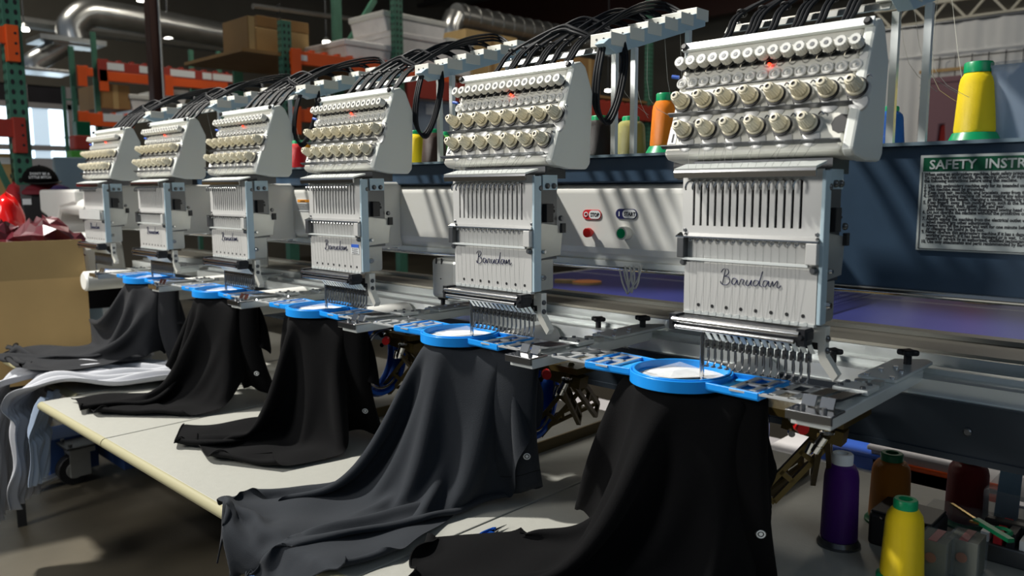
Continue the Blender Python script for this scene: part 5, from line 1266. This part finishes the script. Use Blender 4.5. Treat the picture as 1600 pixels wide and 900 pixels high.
# clear bin with navy clothes on the spool shelf
a=at(1556,218,'y',.40); T=thing('clear_bin','clear plastic bin at the top right corner of the shelf','bin',(a.x+.1,.5,Zs)); zr_=at(1547,104,'y',.40).z
b=MB(); x0=a.x;y0=.40;x1=x0+.26;y1=.58
def tub(b,x0,y0,x1,y1,z0,z1,fl):
    o=[(x0,y0,z0),(x1,y0,z0),(x1,y1,z0),(x0,y1,z0),(x0-fl,y0-fl,z1),(x1+fl,y0-fl,z1),(x1+fl,y1+fl,z1),(x0-fl,y1+fl,z1)]
    b.add(o,[(0,1,2,3),(0,1,5,4),(1,2,6,5),(2,3,7,6),(3,0,4,7)])
tub(b,x0,y0,x1,y1,Zs,zr_,.010); b.build('bin_wall',M['clearbin'],T,solid=.002)
b=MB(); 
for p,q in (((x0-.01,y0-.01),(x1+.01,y0-.01)),((x0-.01,y0-.01),(x0-.01,y1+.01))): b.bar((*p,zr_),(*q,zr_),.012,.008)
b.build('bin_rim',M['clear'],T)
b=MB().box((x0+.006,y0+.006,Zs+.003),(x1-.006,y1-.006,zr_-.01)); tag(b.build('folded_clothes',M['navycloth'],None,bevel=.01),'dark blue clothes packed inside the clear bin','clothes')
crumple('navy_clothes','navy blue clothes heaped over the top of the clear bin','clothes',((x0+x1)/2+.0,(y0+y1)/2,zr_-.012),.135,.10,.048,M['navycloth'],6,10,None,.16,1)

# ping pong table
T=thing('ping_pong_table','blue ping pong table with white lines behind the machine','table',(-1.0,2.4,0))
tx0,tx1,ty0,ty1=-2.35,.55,1.25,2.98
tp=MB().box((tx0,ty0,.735),(tx1,ty1,.76)).build('table_top',M['pong'],T,bevel=.002)
b=MB(); b.box((tx0,ty1-.02,.7601),(tx1,ty1,.7606)); b.box((tx0,ty0,.7601),(tx1,ty0+.02,.7606)); b.box((tx0,2.58,.7601),(tx1,2.587,.7606)); b.box((tx0,ty0,.7601),(tx0+.02,ty1,.7606)); b.build('white_line',M['white'],tp)
for x in (-2.1,-1.0,.3): MB().box((x-.03,1.6,0),(x+.03,1.66,.735)).build('leg',M['skirt'],T); 
T=thing('table_net','dark blue net across the ping pong table','net',(-.66,2.2,.76))
b=MB()
n0=Vector((-.66,ty0-.1,.76)); L=ty1-ty0+.2
i=0
while i*.02<L: b.box((-.661,n0.y+i*.02,.762),(-.659,n0.y+i*.02+.003,.90)); i+=1
for j in range(8): b.box((-.661,n0.y,.765+.018*j),(-.659,n0.y+L,.768+.018*j))
b.build('mesh',M['net'],T,stuff=True); MB().box((-.664,n0.y,.895),(-.656,n0.y+L,.91)).build('top_tape',M['navycloth'],T)
for (u,v,l,m,dx) in ((917,442,'orange paddle with a wooden handle on the left half of the ping pong table','orangeink',-1),(1535,470,'dark red paddle on the right half of the ping pong table','redcloth',-.3)):
    p=at(u,v,'z',.765); T=thing('paddle',l,'paddle',(p.x,p.y,.76),'ping pong paddles')
    b=MB().lathe((p.x,p.y,.761),(0,0,1),[(0,.075),(.010,.075)],28); b.build('blade',M['wood'],T)
    b=MB().lathe((p.x,p.y,.771),(0,0,1),[(0,.074),(.003,.074)],28); b.build('rubber',mat('paddle_rubber',(.55,.18,.03) if dx==-1 else (.22,.05,.03),.5),T)
    d=Vector((-.75,-.35,0)) if dx==-1 else Vector((-.1,.8,0)); d.normalize(); MB().bar(Vector((p.x,p.y,.768))+d*.06,Vector((p.x,p.y,.768))+d*.17,.026,.022).build('handle',M['wood'],T,bevel=.003)
